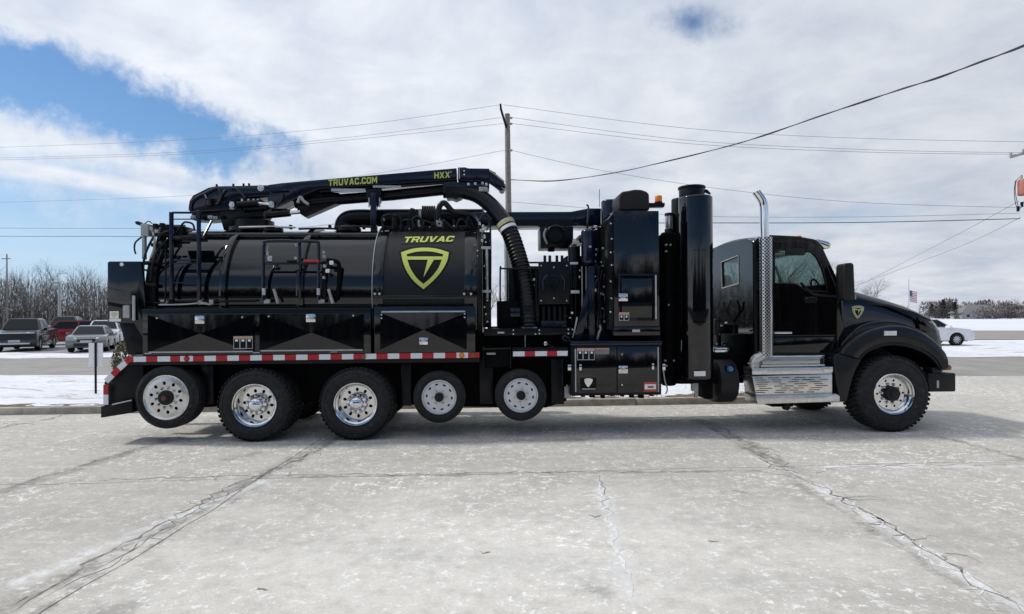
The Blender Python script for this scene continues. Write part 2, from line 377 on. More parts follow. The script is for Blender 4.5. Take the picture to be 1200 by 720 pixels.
    # dirt dragged along the joints and a few damp spots (stains with their own outline)
    def seg(ax, ay, bx, by):
        n = N.new('ShaderNodeVectorMath', operation='SUBTRACT'); N.link(flat, n.inputs[0]); n.inputs[1].default_value = (ax, ay, 0)
        dvx, dvy = bx - ax, by - ay; l2 = dvx * dvx + dvy * dvy
        dt = N.new('ShaderNodeVectorMath', operation='DOT_PRODUCT'); N.link(n.outputs[0], dt.inputs[0]); dt.inputs[1].default_value = (dvx / l2, dvy / l2, 0)
        tt = N.math('ADD', dt.outputs['Value'], 0, clamp=True)
        sc = N.new('ShaderNodeVectorMath', operation='SCALE'); sc.inputs[0].default_value = (dvx, dvy, 0); N.link(tt, sc.inputs['Scale'])
        df = N.new('ShaderNodeVectorMath', operation='DISTANCE'); N.link(n.outputs[0], df.inputs[0]); N.link(sc.outputs[0], df.inputs[1])
        return df.outputs['Value']
    wobble = N.math('ADD', N.math('MULTIPLY', N.math('SUBTRACT', N.noise(flat, 3.2, 6, .65), .5), .34), N.math('MULTIPLY', N.math('SUBTRACT', N.noise(flat, 13, 6, .75), .5), .30))
    brk = N.ss(N.math('ADD', N.math('MULTIPLY', N.noise(flat, 9, 7, .75), .7), N.math('MULTIPLY', N.noise(flat, 1.9, 4, .6), .3)), .40, .56)
    def stain(segs, w0, w1, col, amt):
        nonlocal base
        for s_ in segs:
            d = N.math('ADD', seg(*s_), wobble)
            base = N.mix(N.math('MULTIPLY', N.math('MULTIPLY', N.ss(d, w0, w1, 1, 0), brk), amt), base, (*col, 1))
    G = lambda x, y: tuple(ground(x, y)[:2])
    dirt = (.20, .192, .178); salt = (.74, .74, .75)
    stain([G(-40, 735) + G(250, 588), G(250, 588) + G(395, 512), G(-10, 580) + G(210, 512), G(820, 492) + G(940, 560)], .03, .17, dirt, .75)
    stain([G(-10, 745) + G(270, 590), G(270, 590) + G(400, 512)], .0, .05, (.19, .18, .165), .6)
    stain([G(30, 680) + G(330, 555), G(880, 535) + G(950, 562), G(955, 568) + G(1210, 722), G(968, 547) + G(1210, 546), G(702, 562) + G(740, 700)], .0, .11, salt, .8)
    stain([G(300, 560) + G(620, 556), G(620, 556) + G(900, 552), G(930, 565) + G(1170, 712), G(1090, 510) + G(1230, 545)], .0, .06, dirt, .6)
    stain([G(700, 566) + G(701, 567), G(650, 735) + G(700, 735), G(570, 742) + G(640, 742), G(270, 538) + G(300, 532), G(110, 718) + G(140, 712), G(690, 690) + G(700, 692)], .0, .22, (.19, .185, .175), .55)
    # tyre tracks of earlier traffic, faint
    stain([G(-60, 560) + G(1300, 640), G(-60, 600) + G(1300, 720)], .05, .30, (.33, .325, .315), .28)
    N.link(base, p.inputs['Base Color'])
    N.link(N.ss(mid, .3, .7, .72, .92), p.inputs['Roughness'])
    hgt = N.math('ADD', N.math('MULTIPLY', fine, .6), N.math('ADD', N.math('MULTIPLY', grit, .25), N.math('MULTIPLY', fl, .35)))
    bn = N.new('ShaderNodeBump'); bn.inputs['Strength'].default_value = .45; bn.inputs['Distance'].default_value = .018
    N.link(hgt, bn.inputs['Height']); N.link(bn.outputs[0], p.inputs['Normal']); M['concrete'] = m
ground_mats()

def sheet(name, pts, z, mat, parent=None, thick=None):
    b = MB()
    if thick: b.poly_prism([(x, y, z) for x, y in pts], Vector((0, 0, -thick)))
    else:
        vs = [b.bm.verts.new((x, y, z)) for x, y in pts]; b.bm.faces.new(vs)
    return b.build(name, mat, parent)
rnd = random.Random(4)
g = sheet('ground', [(-2500, -600), (2500, -600), (2500, 3500), (-2500, 3500)], -.06, 'field'); tag(g, kind='structure')

def kerb_y(x): return 11.22 + .066 * x
# kerb runs behind the truck and turns away towards the road on the right
KERB = [(-60, kerb_y(-60))] + [(x, kerb_y(x)) for x in (-40, -25, -15, -10, -5, 0, 3, 6.4)] + [(7.2, 11.92), (8.2, 12.6), (8.85, 13.7), (9.1, 15.2), (9.2, 18.2)]
def road_far(x): return 25.6 - .061 * x
def road_near(x): return 17.35 - .061 * x
lot = sheet('concrete_lot', [(-70, -8.3), (75, -8.3), (75, road_near(75) - .02), (9.4, road_near(9.4) - .02)] + KERB[::-1][1:], -.022, 'joint'); tag(lot, kind='structure')
bl = sheet('dark_asphalt', [(-90, -34), (90, -34), (90, -8.32), (-90, -8.32)], -.03, 'blacktop'); tag(bl, kind='structure')
rd = sheet('road', [(-300, road_near(-300)), (300, road_near(300)), (300, road_far(300)), (-300, road_far(-300))], -.012, 'road'); tag(rd, kind='structure')

# concrete slabs with open joints, each piece cut a little unevenly
xj = [-70, -30.5, -19.8, -14.1, -8.4, -2.72, 3.02, 8.9, 14.6, 20.4, 30, 75]
def jy(i, x):
    return [-8.2, -7.9, -7.6, -7.3, -3.6, 1.55, 6.47][i] + .066 * x * (1 if abs(x) < 40 else 0)
JIT = {}
def edge(p, q, key, n):
    """ragged slab edge shared by both neighbours"""
    if key not in JIT:
        r = random.Random(str(key)); JIT[key] = [r.uniform(-1, 1) for _ in range(16)]
    out = []
    L2 = Vector((q[0] - p[0], q[1] - p[1])); nn = Vector((-L2.y, L2.x)).normalized(); j = JIT[key]
    for i in range(n):
        t = i / n; w = sin(t * pi)
        k = .02 * j[i] * min(1, w * 4) + .035 * sin(j[0] * 9 + t * 7) * w
        out.append((p[0] + L2.x * t + nn.x * k, p[1] + L2.y * t + nn.y * k))
    return out
GAP = .006
for i in range(3, 6):
    for j in range(len(xj) - 1):
        x0, x1 = xj[j], xj[j + 1]
        last = i == 5
        c = [(x0, jy(i, x0)), (x1, jy(i, x1)), (x1, jy(i + 1, x1)), (x0, jy(i + 1, x0))]
        n = 14 if abs((x0 + x1) / 2) < 12 and i >= 3 else 2
        e0 = edge(c[0], c[1], ('h', i, j), n); e1 = edge(c[1], c[2], ('v', i, j + 1), n)
        e2 = edge(c[3], c[2], ('h', i + 1, j), n); e3 = edge(c[0], c[3], ('v', i, j), n)
        top = (e0[1:] and e0) + e1 + [c[2]] + e2[::-1][:-1] + [c[3]] + e3[::-1][:-1]
        cx_, cy_ = (x0 + x1) / 2, sum(p[1] for p in c) / 4
        def shrink(p):
            return (p[0] + GAP * (1 if p[0] < cx_ else -1), p[1] + GAP * (1 if p[1] < cy_ else -1))
        sheet('slab', [shrink(p) for p in top], 0.0, 'concrete', lot, thick=.02)
# last row of slabs, from the middle joint to the kerb and out to the road on the right
for j in range(len(xj) - 1):
    x0, x1 = xj[j], xj[j + 1]
    bot = edge((x0, jy(6, x0)), (x1, jy(6, x1)), ('h', 6, j), 14 if abs((x0 + x1) / 2) < 12 else 2) + [(x1, jy(6, x1))]
    bot = [(min(max(p[0], x0 + GAP), x1 - GAP), p[1] + GAP) for p in bot]
    if x1 <= 3.1: top = [(x1 - GAP, kerb_y(x1)), (x0 + GAP, kerb_y(x0))]
    elif x1 <= 9: top = [(x1 - GAP, 13.80), (8.85, 13.7), (8.2, 12.6), (7.2, 11.92), (6.4, kerb_y(6.4)), (x0 + GAP, kerb_y(x0))]
    elif x0 < 9: top = [(x1 - GAP, road_near(x1) - .03), (9.22, road_near(9.2) - .03), (9.1, 15.2), (x0 + GAP, 13.80)]
    else: top = [(x1 - GAP, road_near(x1) - .03), (x0 + GAP, road_near(x0) - .03)]
    sheet('slab', bot + top, 0.0, 'concrete', lot, thick=.02)
# cracks: ragged open lines wandering over the slabs, with short branches
M['crack'] = pmat('crack_dirt', (.25, .238, .215), .95, spec=.05, var=.4, vscale=20)
M['saltline'] = pmat('salt_filled_crack', (.66, .66, .66), .9, spec=.1, var=.2, vscale=20)
def crack(pts, wd, seed, mat='crack', jag=.05, branches=0, z=.0025):
    r = random.Random(seed); q = [Vector(ground(*p)) for p in pts]; line = []
    for a, c in zip(q, q[1:]):
        n = max(2, int((c - a).length / .09)); d = (c - a).normalized(); nn = Vector((-d.y, d.x, 0))
        line += [a.lerp(c, i / n) + nn * r.gauss(0, jag * .5) + d * r.uniform(-.02, .02) for i in range(n)]
    line.append(q[-1]); m_ = MB(); prev = None
    for i, p in enumerate(line):
        d = (line[min(i + 1, len(line) - 1)] - line[max(i - 1, 0)]).normalized(); nn = Vector((-d.y, d.x, 0)); t = i / (len(line) - 1)
        w = (wd if mat != 'crack' else wd * .55) * r.uniform(.1, 1.0) * min(1, 5 * t + .1, 5 * (1 - t) + .1)
        a, c = (m_.bm.verts.new((p.x + nn.x * w * s, p.y + nn.y * w * s, z)) for s in (.5, -.5))
        if prev: m_.bm.faces.new((prev[0], a, c, prev[1]))
        prev = (a, c)
    m_.build('crack', mat, lot)
    for k in range(branches if len(line) > 12 else 0):
        i = r.randrange(3, len(line) - 3); p = line[i]; an = r.uniform(0, 6.28); pp = [p]; m2 = MB(); prev = None
        for j in range(r.randint(4, 9)): an += r.uniform(-.9, .9); pp.append(pp[-1] + Vector((cos(an), sin(an), 0)) * r.uniform(.02, .07))
        for j, p in enumerate(pp):
            w = wd * .22 * (1 - j / len(pp)) + .001; a, c = m2.bm.verts.new((p.x + w * .4, p.y + w * .4, z + .0004)), m2.bm.verts.new((p.x - w * .4, p.y - w * .4, z + .0004))
            if prev: m2.bm.faces.new((prev[0], a, c, prev[1]))
            prev = (a, c)
        m2.build('crack', mat, lot)
crack([(-20, 735), (70, 683), (140, 641), (205, 607), (262, 573), (330, 547), (372, 528), (394, 512)], .06, 1, branches=5, jag=.05)
crack([(60, 690), (150, 646), (245, 588), (318, 553), (388, 520)], .03, 2, branches=4, jag=.06)
crack([(20, 718), (120, 665), (230, 601), (300, 562)], .02, 22, branches=3, jag=.06)
crack([(-10, 578), (60, 556), (130, 536), (200, 514)], .035, 3, branches=4, jag=.08)
crack([(-10, 576), (90, 564), (210, 560), (330, 557), (470, 556), (600, 554), (760, 553.5), (880, 551)], .035, 4, branches=12, jag=.05)
crack([(835, 494), (862, 512), (884, 530), (905, 545), (945, 562)], .07, 5, branches=8, jag=.12); crack([(870, 512), (900, 532), (925, 548), (950, 556)], .03, 6, branches=5, jag=.12)
crack([(945, 562), (975, 577), (1020, 603), (1062, 628), (1105, 657), (1150, 688), (1210, 726)], .055, 7, branches=12, jag=.07)
crack([(950, 566), (1010, 600), (1080, 645), (1160, 700), (1215, 738)], .04, 8, 'saltline', branches=6, jag=.10)
crack([(955, 560), (968, 549), (1000, 547), (1080, 546), (1210, 545)], .03, 9, branches=6, jag=.06); crack([(970, 543), (1040, 543), (1120, 542), (1210, 540.5)], .06, 10, 'saltline', branches=4, jag=.05)
crack([(880, 551), (920, 557), (948, 563)], .03, 11, branches=4); crack([(1085, 506), (1110, 514), (1150, 526), (1212, 543)], .03, 12, branches=5, jag=.07)
crack([(699, 560), (708, 590), (722, 634), (735, 680), (741, 700)], .04, 13, 'saltline', jag=.05, branches=8); crack([(698, 556), (704, 566), (712, 600)], .02, 14, branches=2)
crack([(-5, 503), (25, 497), (60, 491), (78, 485)], .10, 15, branches=3, jag=.05)
for k, (x, y) in enumerate(((612, 494), (668, 514), (803, 509), (965, 506), (828, 634), (860, 575), (1010, 622), (560, 646), (300, 690), (690, 604))): crack([(x, y), (x + 8, y + 1 + k % 2), (x + 15, y + (k % 3))], .05, 40 + k, jag=.02, branches=0)
# kerb as lengths of cast concrete
kb = empty('kerb'); tag(kb, kind='structure')
def kerb_piece(p, q):
    p, q = Vector((*p, 0)), Vector((*q, 0)); d = (q - p).normalized(); n = Vector((-d.y, d.x, 0)); g_ = d * .006
    b = MB(); b.poly_prism([p + g_ - Vector((0, 0, .02)), p + g_ + n * .03 + Vector((0, 0, .125)), p + g_ + n * .16 + Vector((0, 0, .13)), p + g_ + n * .17 - Vector((0, 0, .02))], (q - p) - 2 * g_, .012)
    b.build('kerb_stone', 'kerb', kb)
ks = [(x, kerb_y(x)) for x in [-60, -40] + [-24 + 2.4 * i for i in range(13)] + [6.4]] + KERB[-5:]
for p, q in zip(ks, ks[1:]): kerb_piece(p, q)
# turf edge and snowy verge between kerb and road
back = [(x, y + .17) for x, y in KERB[:-5]] + [(7.1, 12.1), (8.07, 12.74), (8.69, 13.8), (8.93, 15.2), (9.03, road_near(9))]
b = MB()
def verge_pt(u, v):
    f = u * (len(back) - 1); i = min(int(f), len(back) - 2); k = f - i
    x = back[i][0] * (1 - k) + back[i + 1][0] * k; y = back[i][1] * (1 - k) + back[i + 1][1] * k
    yr = road_near(x) - .03; yy = y + (max(yr, y) - y) * v
    z = .10 * (1 - v ** 3) + .02 + (.07 * sin(x * 1.3 + yy) * sin(yy * .9) + .04 * sin(x * 3.1 + yy * .7) * sin(yy * 2.7) + .02 * sin(x * 7.3) * sin(yy * 5.1 + x)) * sin(pi * v) 
    return Vector((x, yy, z))
b.grid(verge_pt, 260, 18); v = b.build('snow_verge', 'snow'); tag(v, kind='structure')
b = MB()
def turf_pt(u, v):
    p = verge_pt(u, 0); r = random.Random(int(u * 9000)); w = (.30 + .25 * r.random()) * v
    return Vector((p.x, p.y + w, .115 + .018 * sin(v * pi) + .003 + .05 * v * 0))
def turf_z(u, v):
    p = turf_pt(u, v); q = verge_pt(u, min(.98, (p.y - verge_pt(u, 0).y) / max(.1, road_near(p.x) - verge_pt(u, 0).y)))
    return Vector((p.x, p.y, q.z + .016 * sin(pi * min(1, v + .15)) + .004 - .02 * (v > .99)))
b.grid(turf_z, 420, 3); t_ = b.build('dead_grass_edge', 'turf'); tag(t_, kind='stuff')
b = MB(); r = random.Random(13)
def blade(b, p, h, w):
    d = Vector((r.gauss(0, .5), r.gauss(0, .5), 1)).normalized() * h; s = Vector((w, 0, 0)); b.bm.faces.new([b.bm.verts.new(q) for q in (p - s, p + s, p + d)])
for i in range(5200):
    u = r.uniform(.46, .985); v = abs(r.gauss(0, .05)) if i < 4200 else r.random() ** 1.5 * .9
    p = verge_pt(u, min(v, .95)); cl_ = sin(p.x * 3.3) + sin(p.x * 1.17 + 2) + sin(p.x * 7.1)
    if cl_ + r.gauss(0, .6) > .2: blade(b, p, r.uniform(.03, .10), .006)
t_ = b.build('dry_grass', 'turfblade'); tag(t_, kind='stuff')
# strip of ploughed snow beyond the road, with ragged edges
b = MB()
def strip_pt(x, v):
    y0 = road_far(x) - .02; wide = 3.6 if x < 4 else 3.6 + (x - 4) * .9 if x < 16 else 14.4
    r = sin(x * .9) * .25 + sin(x * 2.3) * .12
    y = y0 + r * (1 - v) + (wide + r * 2 * v) * v
    hump = .16 * sin(pi * min(1, v * 1.6)) ** 1 if v < .62 else .02
    return Vector((x, y, -.004 + hump * (.6 + .4 * sin(x * 1.7 + v * 3)) * (1 if x < 4 else .9)))
b.grid(lambda u, v: strip_pt(-90 + 180 * u, v), 360, 10); s_ = b.build('snow_bank', 'snow'); tag(s_, kind='structure')
pk = sheet('parking_lot', [(-120, 29.5), (5, 29.5), (12, 33.2), (24.0, 33.2), (24.2, 36.5), (12, 60), (-120, 72)], -.020, 'parking'); tag(pk, kind='structure')
dv = sheet('driveway', [(22, 42.5), (160, 40.0), (160, 60), (60, 66), (30, 74), (20, 74)], -.024, 'road'); tag(dv, kind='structure')

# ------------------------------------------------------------------ trees
def tree_meshes(seed, h, levels=5, spread=.55, bare=True, seg=4):
    r = random.Random(seed); tk, cr = MB(), MB()
    def limb(p, d, ln, rad, lev, mb):
        pts = [p]; q = p.copy(); dd = d.copy(); n = 3 if lev < 3 else 2 if lev < 5 else 1
        for i in range(n):
            dd = (dd + Vector((r.uniform(-1, 1), r.uniform(-1, 1), r.uniform(-.35, .6))) * .16).normalized(); q = q + dd * ln / n; pts.append(q.copy())
        mb.tube(pts, [rad * (1 - .5 * i / n) for i in range(n + 1)], max(3, seg - lev // 2), caps=False)
        if lev >= levels: return
        kids = r.randint(3, 4) if lev < 3 else r.randint(2, 4) if lev < 5 else r.randint(2, 3)
        for k in range(kids):
            t = r.uniform(.45, 1) if k else 1.0
            i = min(int(t * n), n - 1); base = pts[i].lerp(pts[i + 1], t * n - i)
            ax = dd.orthogonal().normalized(); ax.rotate(Matrix.Rotation(r.uniform(0, 2 * pi), 3, dd))
            nd = (dd + ax * r.uniform(.45, 1.0) * spread * 1.5 + Vector((0, 0, .12))).normalized()
            limb(base, nd, ln * r.uniform(.58, .82), rad * .5, lev + 1, cr if lev >= 1 else tk)
    limb(Vector((0, 0, -.2)), Vector((r.uniform(-.05, .05), r.uniform(-.05, .05), 1)).normalized(), h * .33, h * .02, 0, tk)
    return tk, cr
TREES = []
for sd, h, sp in ((1, 10, .55), (2, 11, .7), (5, 9, .5), (9, 10.5, .62)):
    tk, cr = tree_meshes(sd, h, 6, sp); top_ = max(v.co.z for v in cr.bm.verts)
    for mb in (tk, cr): bmesh.ops.scale(mb.bm, vec=(10 / top_,) * 3, verts=mb.bm.verts[:])
    TREES_N = len(cr.bm.faces); TREES.append((tk.mesh('trunk', 'bark'), cr.mesh('crown', 'twig')))
def bare_tree(x, y, sc, k, rz, label, group):
    t = empty('bare_tree', (x, y, -.05), rz); t.scale = (sc, sc, sc); tag(t, label, 'tree', group)
    inst('trunk', TREES[k][0], t); inst('crown', TREES[k][1], t); return t
rt = random.Random(11)
def tree_px(px, top, Y):
    p = at_y(px, top, Y); return p.x, Y, p.z
left = [(4, 312, 70), (18, 318, 85), (34, 306, 76), (48, 322, 88), (58, 312, 80), (77, 300, 68), (96, 306, 84), (112, 320, 78), (124, 326, 86), (145, 318, 80), (-22, 305, 74), (-50, 318, 80)]
lw = ['standing at the far left edge behind the dark truck', 'behind the windscreen of the dark pickup', 'with a wide crown left of the pale light pole', 'slender, just left of the pale light pole',
      'crossed by the pale light pole', 'with the broadest crown, right of the pale light pole', 'above the red car', 'over the grey sedan', 'beside the black rear panel of the vacuum truck', 'hidden mostly by the rear of the vacuum truck', 'just past the left edge', 'farthest to the left']
for i, (px, top, Y) in enumerate(left):
    x, y, z = tree_px(px, top, Y); bare_tree(x, y, z / 10.0, i % 4, rt.uniform(0, 6), 'bare winter tree ' + lw[i], 'bare trees behind the parked cars')
mid_t = [(574, 322, 75), (586, 330, 84), (606, 345, 80), (690, 330, 85), (846, 286, 70), (862, 278, 78), (884, 290, 84), (926, 296, 72), (962, 294, 80), (976, 302, 88), (1003, 322, 96)]
mw = ['seen in the gap left of the ribbed suction hose', 'behind the wooden utility pole in the middle gap', 'low behind the ribbed suction hose', 'hidden behind the tall equipment cabinet', 'showing left over the cab roof slope', 'with its crown right of the tall black cylinder',
      'behind the chrome exhaust stack', 'seen through the cab door window', 'behind the windscreen of the cab', 'rising just ahead of the cab roof', 'faint, behind the black wing mirror']
for i, (px, top, Y) in enumerate(mid_t):
    x, y, z = tree_px(px, top, Y); bare_tree(x, y, z / 10.0, (i + 1) % 4, rt.uniform(0, 6), 'bare winter tree ' + mw[i], 'bare trees behind the vacuum truck')
# undergrowth and far wood behind the parked cars: one mass of stems
b = MB(); r = random.Random(3)
def stem_quad(b, p, d, w):
    s = Vector((d.y + .01, -d.x, 0)).normalized() * w
    b.bm.faces.new([b.bm.verts.new(q) for q in (p - s, p + s, p + d + s * .2, p + d - s * .2)])
for i in range(9000):
    x = r.uniform(-112, -30); y = r.uniform(84, 104); h = r.uniform(2.0, 10.5) * (.8 + .2 * sin(x * .5))
    stem_quad(b, Vector((x, y, -.1)), Vector((r.uniform(-.9, .9), r.uniform(-.5, .5), h)), r.uniform(.012, .05))
for i in range(11000):
    x = r.uniform(-112, -30); y = r.uniform(80, 104); z = r.uniform(0, 7.5) * (.75 + .25 * sin(x * .5))
    stem_quad(b, Vector((x, y, z)), Vector((r.uniform(-1, 1), r.uniform(-.5, .5), r.uniform(.4, 1.6))), r.uniform(.015, .08))
o = b.build('dormant_wood', 'wooddark'); tag(o, 'brown thicket of bare stems behind the parked cars', kind='stuff')
# far tree line across the snow field on the right
b = MB(); r = random.Random(8)
def clump(b, x, y, hw, h, n, s):
    for i in range(n):
        a = r.uniform(0, 2 * pi); q = sqrt(r.random()); t = r.random()
        p = Vector((x + hw * q * cos(a) * (1 - .35 * t), y + hw * .5 * q * sin(a), h * t)); d = Vector((r.uniform(-1, 1), r.uniform(-1, 1), r.uniform(.2, 1.3))) * s
        stem_quad(b, p, d, s * r.uniform(.08, .3))
x = 120
while x < 420:
    h = r.uniform(6, 10.5); hw = r.uniform(5, 9); clump(b, x, r.uniform(318, 345), hw, h, 620, 1.3); x += hw * .75
for px_ in (1146, 1153, 1160, 1168, 1176, 1185, 1195, 1206): p = at_y(px_, 371, 272); clump(b, p.x, 272, r.uniform(2.5, 4.5), r.uniform(3.2, 5.8), 330, .8)
o = b.build('woodland', 'hazebrush'); tag(o, 'hazy brown woodland edge across the snow field', kind='stuff')
def evergreen_mesh(seed, h, rad):
    r = random.Random(seed); tk = MB(); tk.tube([(0, 0, -.2), (0, 0, h * .9)], [h * .022, .03], 5)
    cr = MB()
    for i in range(900):
        t = r.random() ** .8; z = h * (.08 + .92 * t); q = rad * (1 - t) ** .8 * sqrt(r.uniform(.1, 1)) * (.75 + .35 * sin(z * 4)); a = r.uniform(0, 2 * pi)
        p = Vector((q * cos(a), q * sin(a), z)); d = Vector((cos(a) * .7, sin(a) * .7, r.uniform(-.5, .3))) * r.uniform(.5, 1.0)
        stem_quad(cr, p, d, r.uniform(.12, .32))
    return tk.mesh('trunk', 'bark'), cr.mesh('crown', 'needle')
EV = [evergreen_mesh(2, 10, 2.9), evergreen_mesh(4, 10, 2.4)]
for px, top, Y, k, lb in ((1105, 351, 300, 0, 'tall dark evergreen left of the far white house'), (1119, 354, 295, 1, 'narrow dark evergreen, nearest the far white house'), (1092, 356, 305, 0, 'dark evergreen directly above the black truck hood')):
    p = at_y(px, top, Y); t = empty('evergreen_tree', (p.x, Y, 0)); s_ = p.z / 10; t.scale = (s_ * 1.3, s_ * 1.3, s_); tag(t, lb, 'tree', 'far evergreens'); inst('trunk', EV[k][0], t); inst('crown', EV[k][1], t)
for i, (px, top, lb) in enumerate(((1150, 352, 'hazy bare tree right above the far white house'), (1162, 354, 'hazy bare tree beside the far house, toward the field'), (1188, 348, 'large hazy bare tree at the right edge of the field'), (1199, 350, 'hazy bare tree half cut by the right edge'), (1134, 355, 'small hazy bare tree behind the far house roof'))):
    p = at_y(px, top, 315 + i * 4); bare_tree(p.x, 315 + i * 4, p.z / 10, i % 4, i * 1.7, lb, 'far bare trees')
# woods on the photographer's side of the lot (their reflection shows in the paint)
b = MB(); r = random.Random(21)
for i in range(7000):
    x = r.uniform(-30, 60); y = -38 + r.uniform(-6, 6); stem_quad(b, Vector((x, y, -.1)), Vector((r.uniform(-1.6, 1.6), r.uniform(-.5, .5), r.uniform(4, 13) * (.8 + .2 * sin(x * .3)))), r.uniform(.05, .22))
o = b.build('woodland', 'wooddark'); tag(o, 'dark row of woods behind the photographer', kind='stuff')

# house far across the field
M['farwall'] = pmat('haze_grey_siding', (.42, .42, .43), .7)  # white wall greyed here to put distance haze into the colour
hs = empty('house', at_y(1141, 370.5, 300)); hs.location.z = 0; tag(hs, 'low white house with grey hip roof across the snow field', 'house')
MB().box((-9, -4, -.1), (9, 4, 2.9)).build('wall', 'farwall', hs)
bb = MB(); vs = [(-10, -5, 2.9), (10, -5, 2.9), (10, 5, 2.9), (-10, 5, 2.9), (-3, 0, 7.2), (7, 0, 7.2)]; V_ = [bb.bm.verts.new(q) for q in vs]
for f in ((0, 1, 5, 4), (1, 2, 5), (2, 3, 4, 5), (3, 0, 4), (3, 2, 1, 0)): bb.bm.faces.new([V_[i] for i in f])
M['roof'] = pmat('grey_shingle_roof', (.20, .195, .2), .9, spec=.1, var=.2); bb.build('roof', 'roof', hs)
for x in (-6.5,): MB().box((x, -4.06, .9), (x + 1.5, -4.003, 2.2)).build('window', 'carglass', hs)
MB().box((5.2, -4.07, 0), (7.6, -4.003, 2.3)).build('garage_door', 'plate', hs)

# shrub on the verge behind the tail
b = MB(); r = random.Random(5)
for i in range(1500):
    a, e_, q = r.uniform(0, 2 * pi), r.uniform(-1, 1), r.uniform(.5, 1) ** .5
    p = Vector((.27 * q * cos(a) * sqrt(1 - e_ * e_), .27 * q * sin(a) * sqrt(1 - e_ * e_), .52 + .46 * q * e_)); stem_quad(b, p, Vector((r.uniform(-1, 1), r.uniform(-1, 1), r.uniform(-.3, 1))) * .07, .022)
p = at_y(147.5, 420, 13.2); sh = empty('shrub', (p.x, p.y, p.z - .60)); tag(sh, 'round olive brown shrub behind the striped tail of the truck', 'shrub'); b.build('foliage', 'shrub', sh)
b = MB(); [b.tube([(0, 0, -.5), (.1 * cos(k), .1 * sin(k), .3)], .012, 5) for k in range(5)]; b.build('stem', 'bark', sh)

# ------------------------------------------------------------------ poles, wires, flag, sign
def pole(px_t, px_b, top, Y, r0, name, label):
    a = at_y(px_t, top, Y); bt = at_y(px_b, 400, Y); t = empty(name, (bt.x, Y, 0)); tag(t, label, 'utility pole')
    MB().tube([(0, 0, -.3), (a.x - bt.x, 0, a.z)], [r0 * 1.15, r0 * .82], 12).build('pole', 'wood', t); return t, a
up1, top1 = pole(594.5, 598, 134, 26.0, .145, 'utility_pole', 'weathered wooden utility pole rising behind the middle of the truck')
rel = lambda p: Vector(p) - up1.location
MB().tube([rel(at_y(593.5, 150, 25.83)), rel(at_y(587, 128, 25.8)), rel(at_y(586.5, 122, 25.8))], [.05, .05, .04], 8).build('top_bracket', 'satin', up1)
for y_ in (138, 145, 176): MB().tube([rel(at_y(596.5, y_, 25.84)), rel(at_y(600.5, y_ + .5, 25.84))], .05, 8).build('insulator', 'greymetal', up1)
MB().tube([rel(at_y(591.6, 262, 25.86)), rel(at_y(593, 400, 25.86))], .05, 8).build('conduit', 'galv', up1)
up2, top2 = pole(566, 567, 222, 44.0, .13, 'utility_pole', 'farther wooden utility pole glimpsed under the boom tip')
up3, top3 = pole(8, 9, 298, 62.0, .07, 'utility_pole', 'dark utility pole in front of the bare wood at far left')
MB().box((-.45, -.04, -.04), (.45, .04, .04)).build('crossarm', 'wood', up3, loc=(0, -.14, top3.z - .5))
lp = empty('light_pole', at_y(70, 400, 58)); lp.location.z = 0; tag(lp, 'pale grey light pole standing behind the parked cars', 'light pole')
h_ = at_y(70, 331, 58).z; MB().tube([(0, 0, -.2), (0, 0, h_)], [.17, .11], 10).build('pole', 'galv', lp)
MB().box((-.7, -.15, h_ - .12), (.0, .15, h_ + .05), .03).build('lamp_head', 'galv', lp)
# right-hand pole, its trunk just outside the picture
Yr = 24.0; a = at_y(1212, 140, Yr); rp = empty('utility_pole', (a.x, Yr, 0)); tag(rp, 'wooden utility pole at the right edge with rust red transformer', 'utility pole')
rr_ = lambda px, py, dY=0: at_y(px, py, Yr + dY) - rp.location
MB().tube([(0, 0, -.3), (0, 0, a.z)], [.17, .12], 12).build('pole', 'wood', rp)
MB().tube([rr_(1184, 184.5, -.2), rr_(1213, 176, -.2)], .055, 6).build('crossarm', 'galv', rp)
for q in (1184.5, 1199): MB().tube([rr_(q, 184.5 - (q - 1184.5) * .3, -.2), rr_(q, 179.5 - (q - 1184.5) * .3, -.2)], .045, 8).build('insulator', 'greymetal', rp)
p = rr_(1201, 229, -.35); MB().lathe([(0, 0), (.2, 0), (.235, .03), (.235, .58), (.2, .64), (0, .66)], p, 'Z', 20).build('transformer', 'brick', rp)
MB().tube([rr_(1197, 211, -.35), rr_(1197, 205.5, -.35)], .04, 8).build('bushing', 'greymetal', rp)
MB().tube([rr_(1190, 212, -.3), rr_(1188.5, 225, -.3), rr_(1190, 238, -.3), rr_(1193, 247, -.3)], .014, 6, 6).build('drop_wire', 'wire', rp)
MB().tube([rr_(1197, 207, -.35), rr_(1191, 212, -.3), rr_(1190, 226, -.3), rr_(1194, 246, -.3)], .012, 6, 6).build('drop_wire', 'wire', rp)
for q in ((1193, 246), (1197.5, 241)): MB().tube([rr_(q[0], q[1] - 4, -.3), rr_(q[0], q[1] + 2, -.3)], .05, 8).build('insulator', 'satin', rp)
MB().tube([rr_(1193, 247, -.3), rr_(1202, 234, -.3)], .03, 6).build('bracket', 'galv', rp)

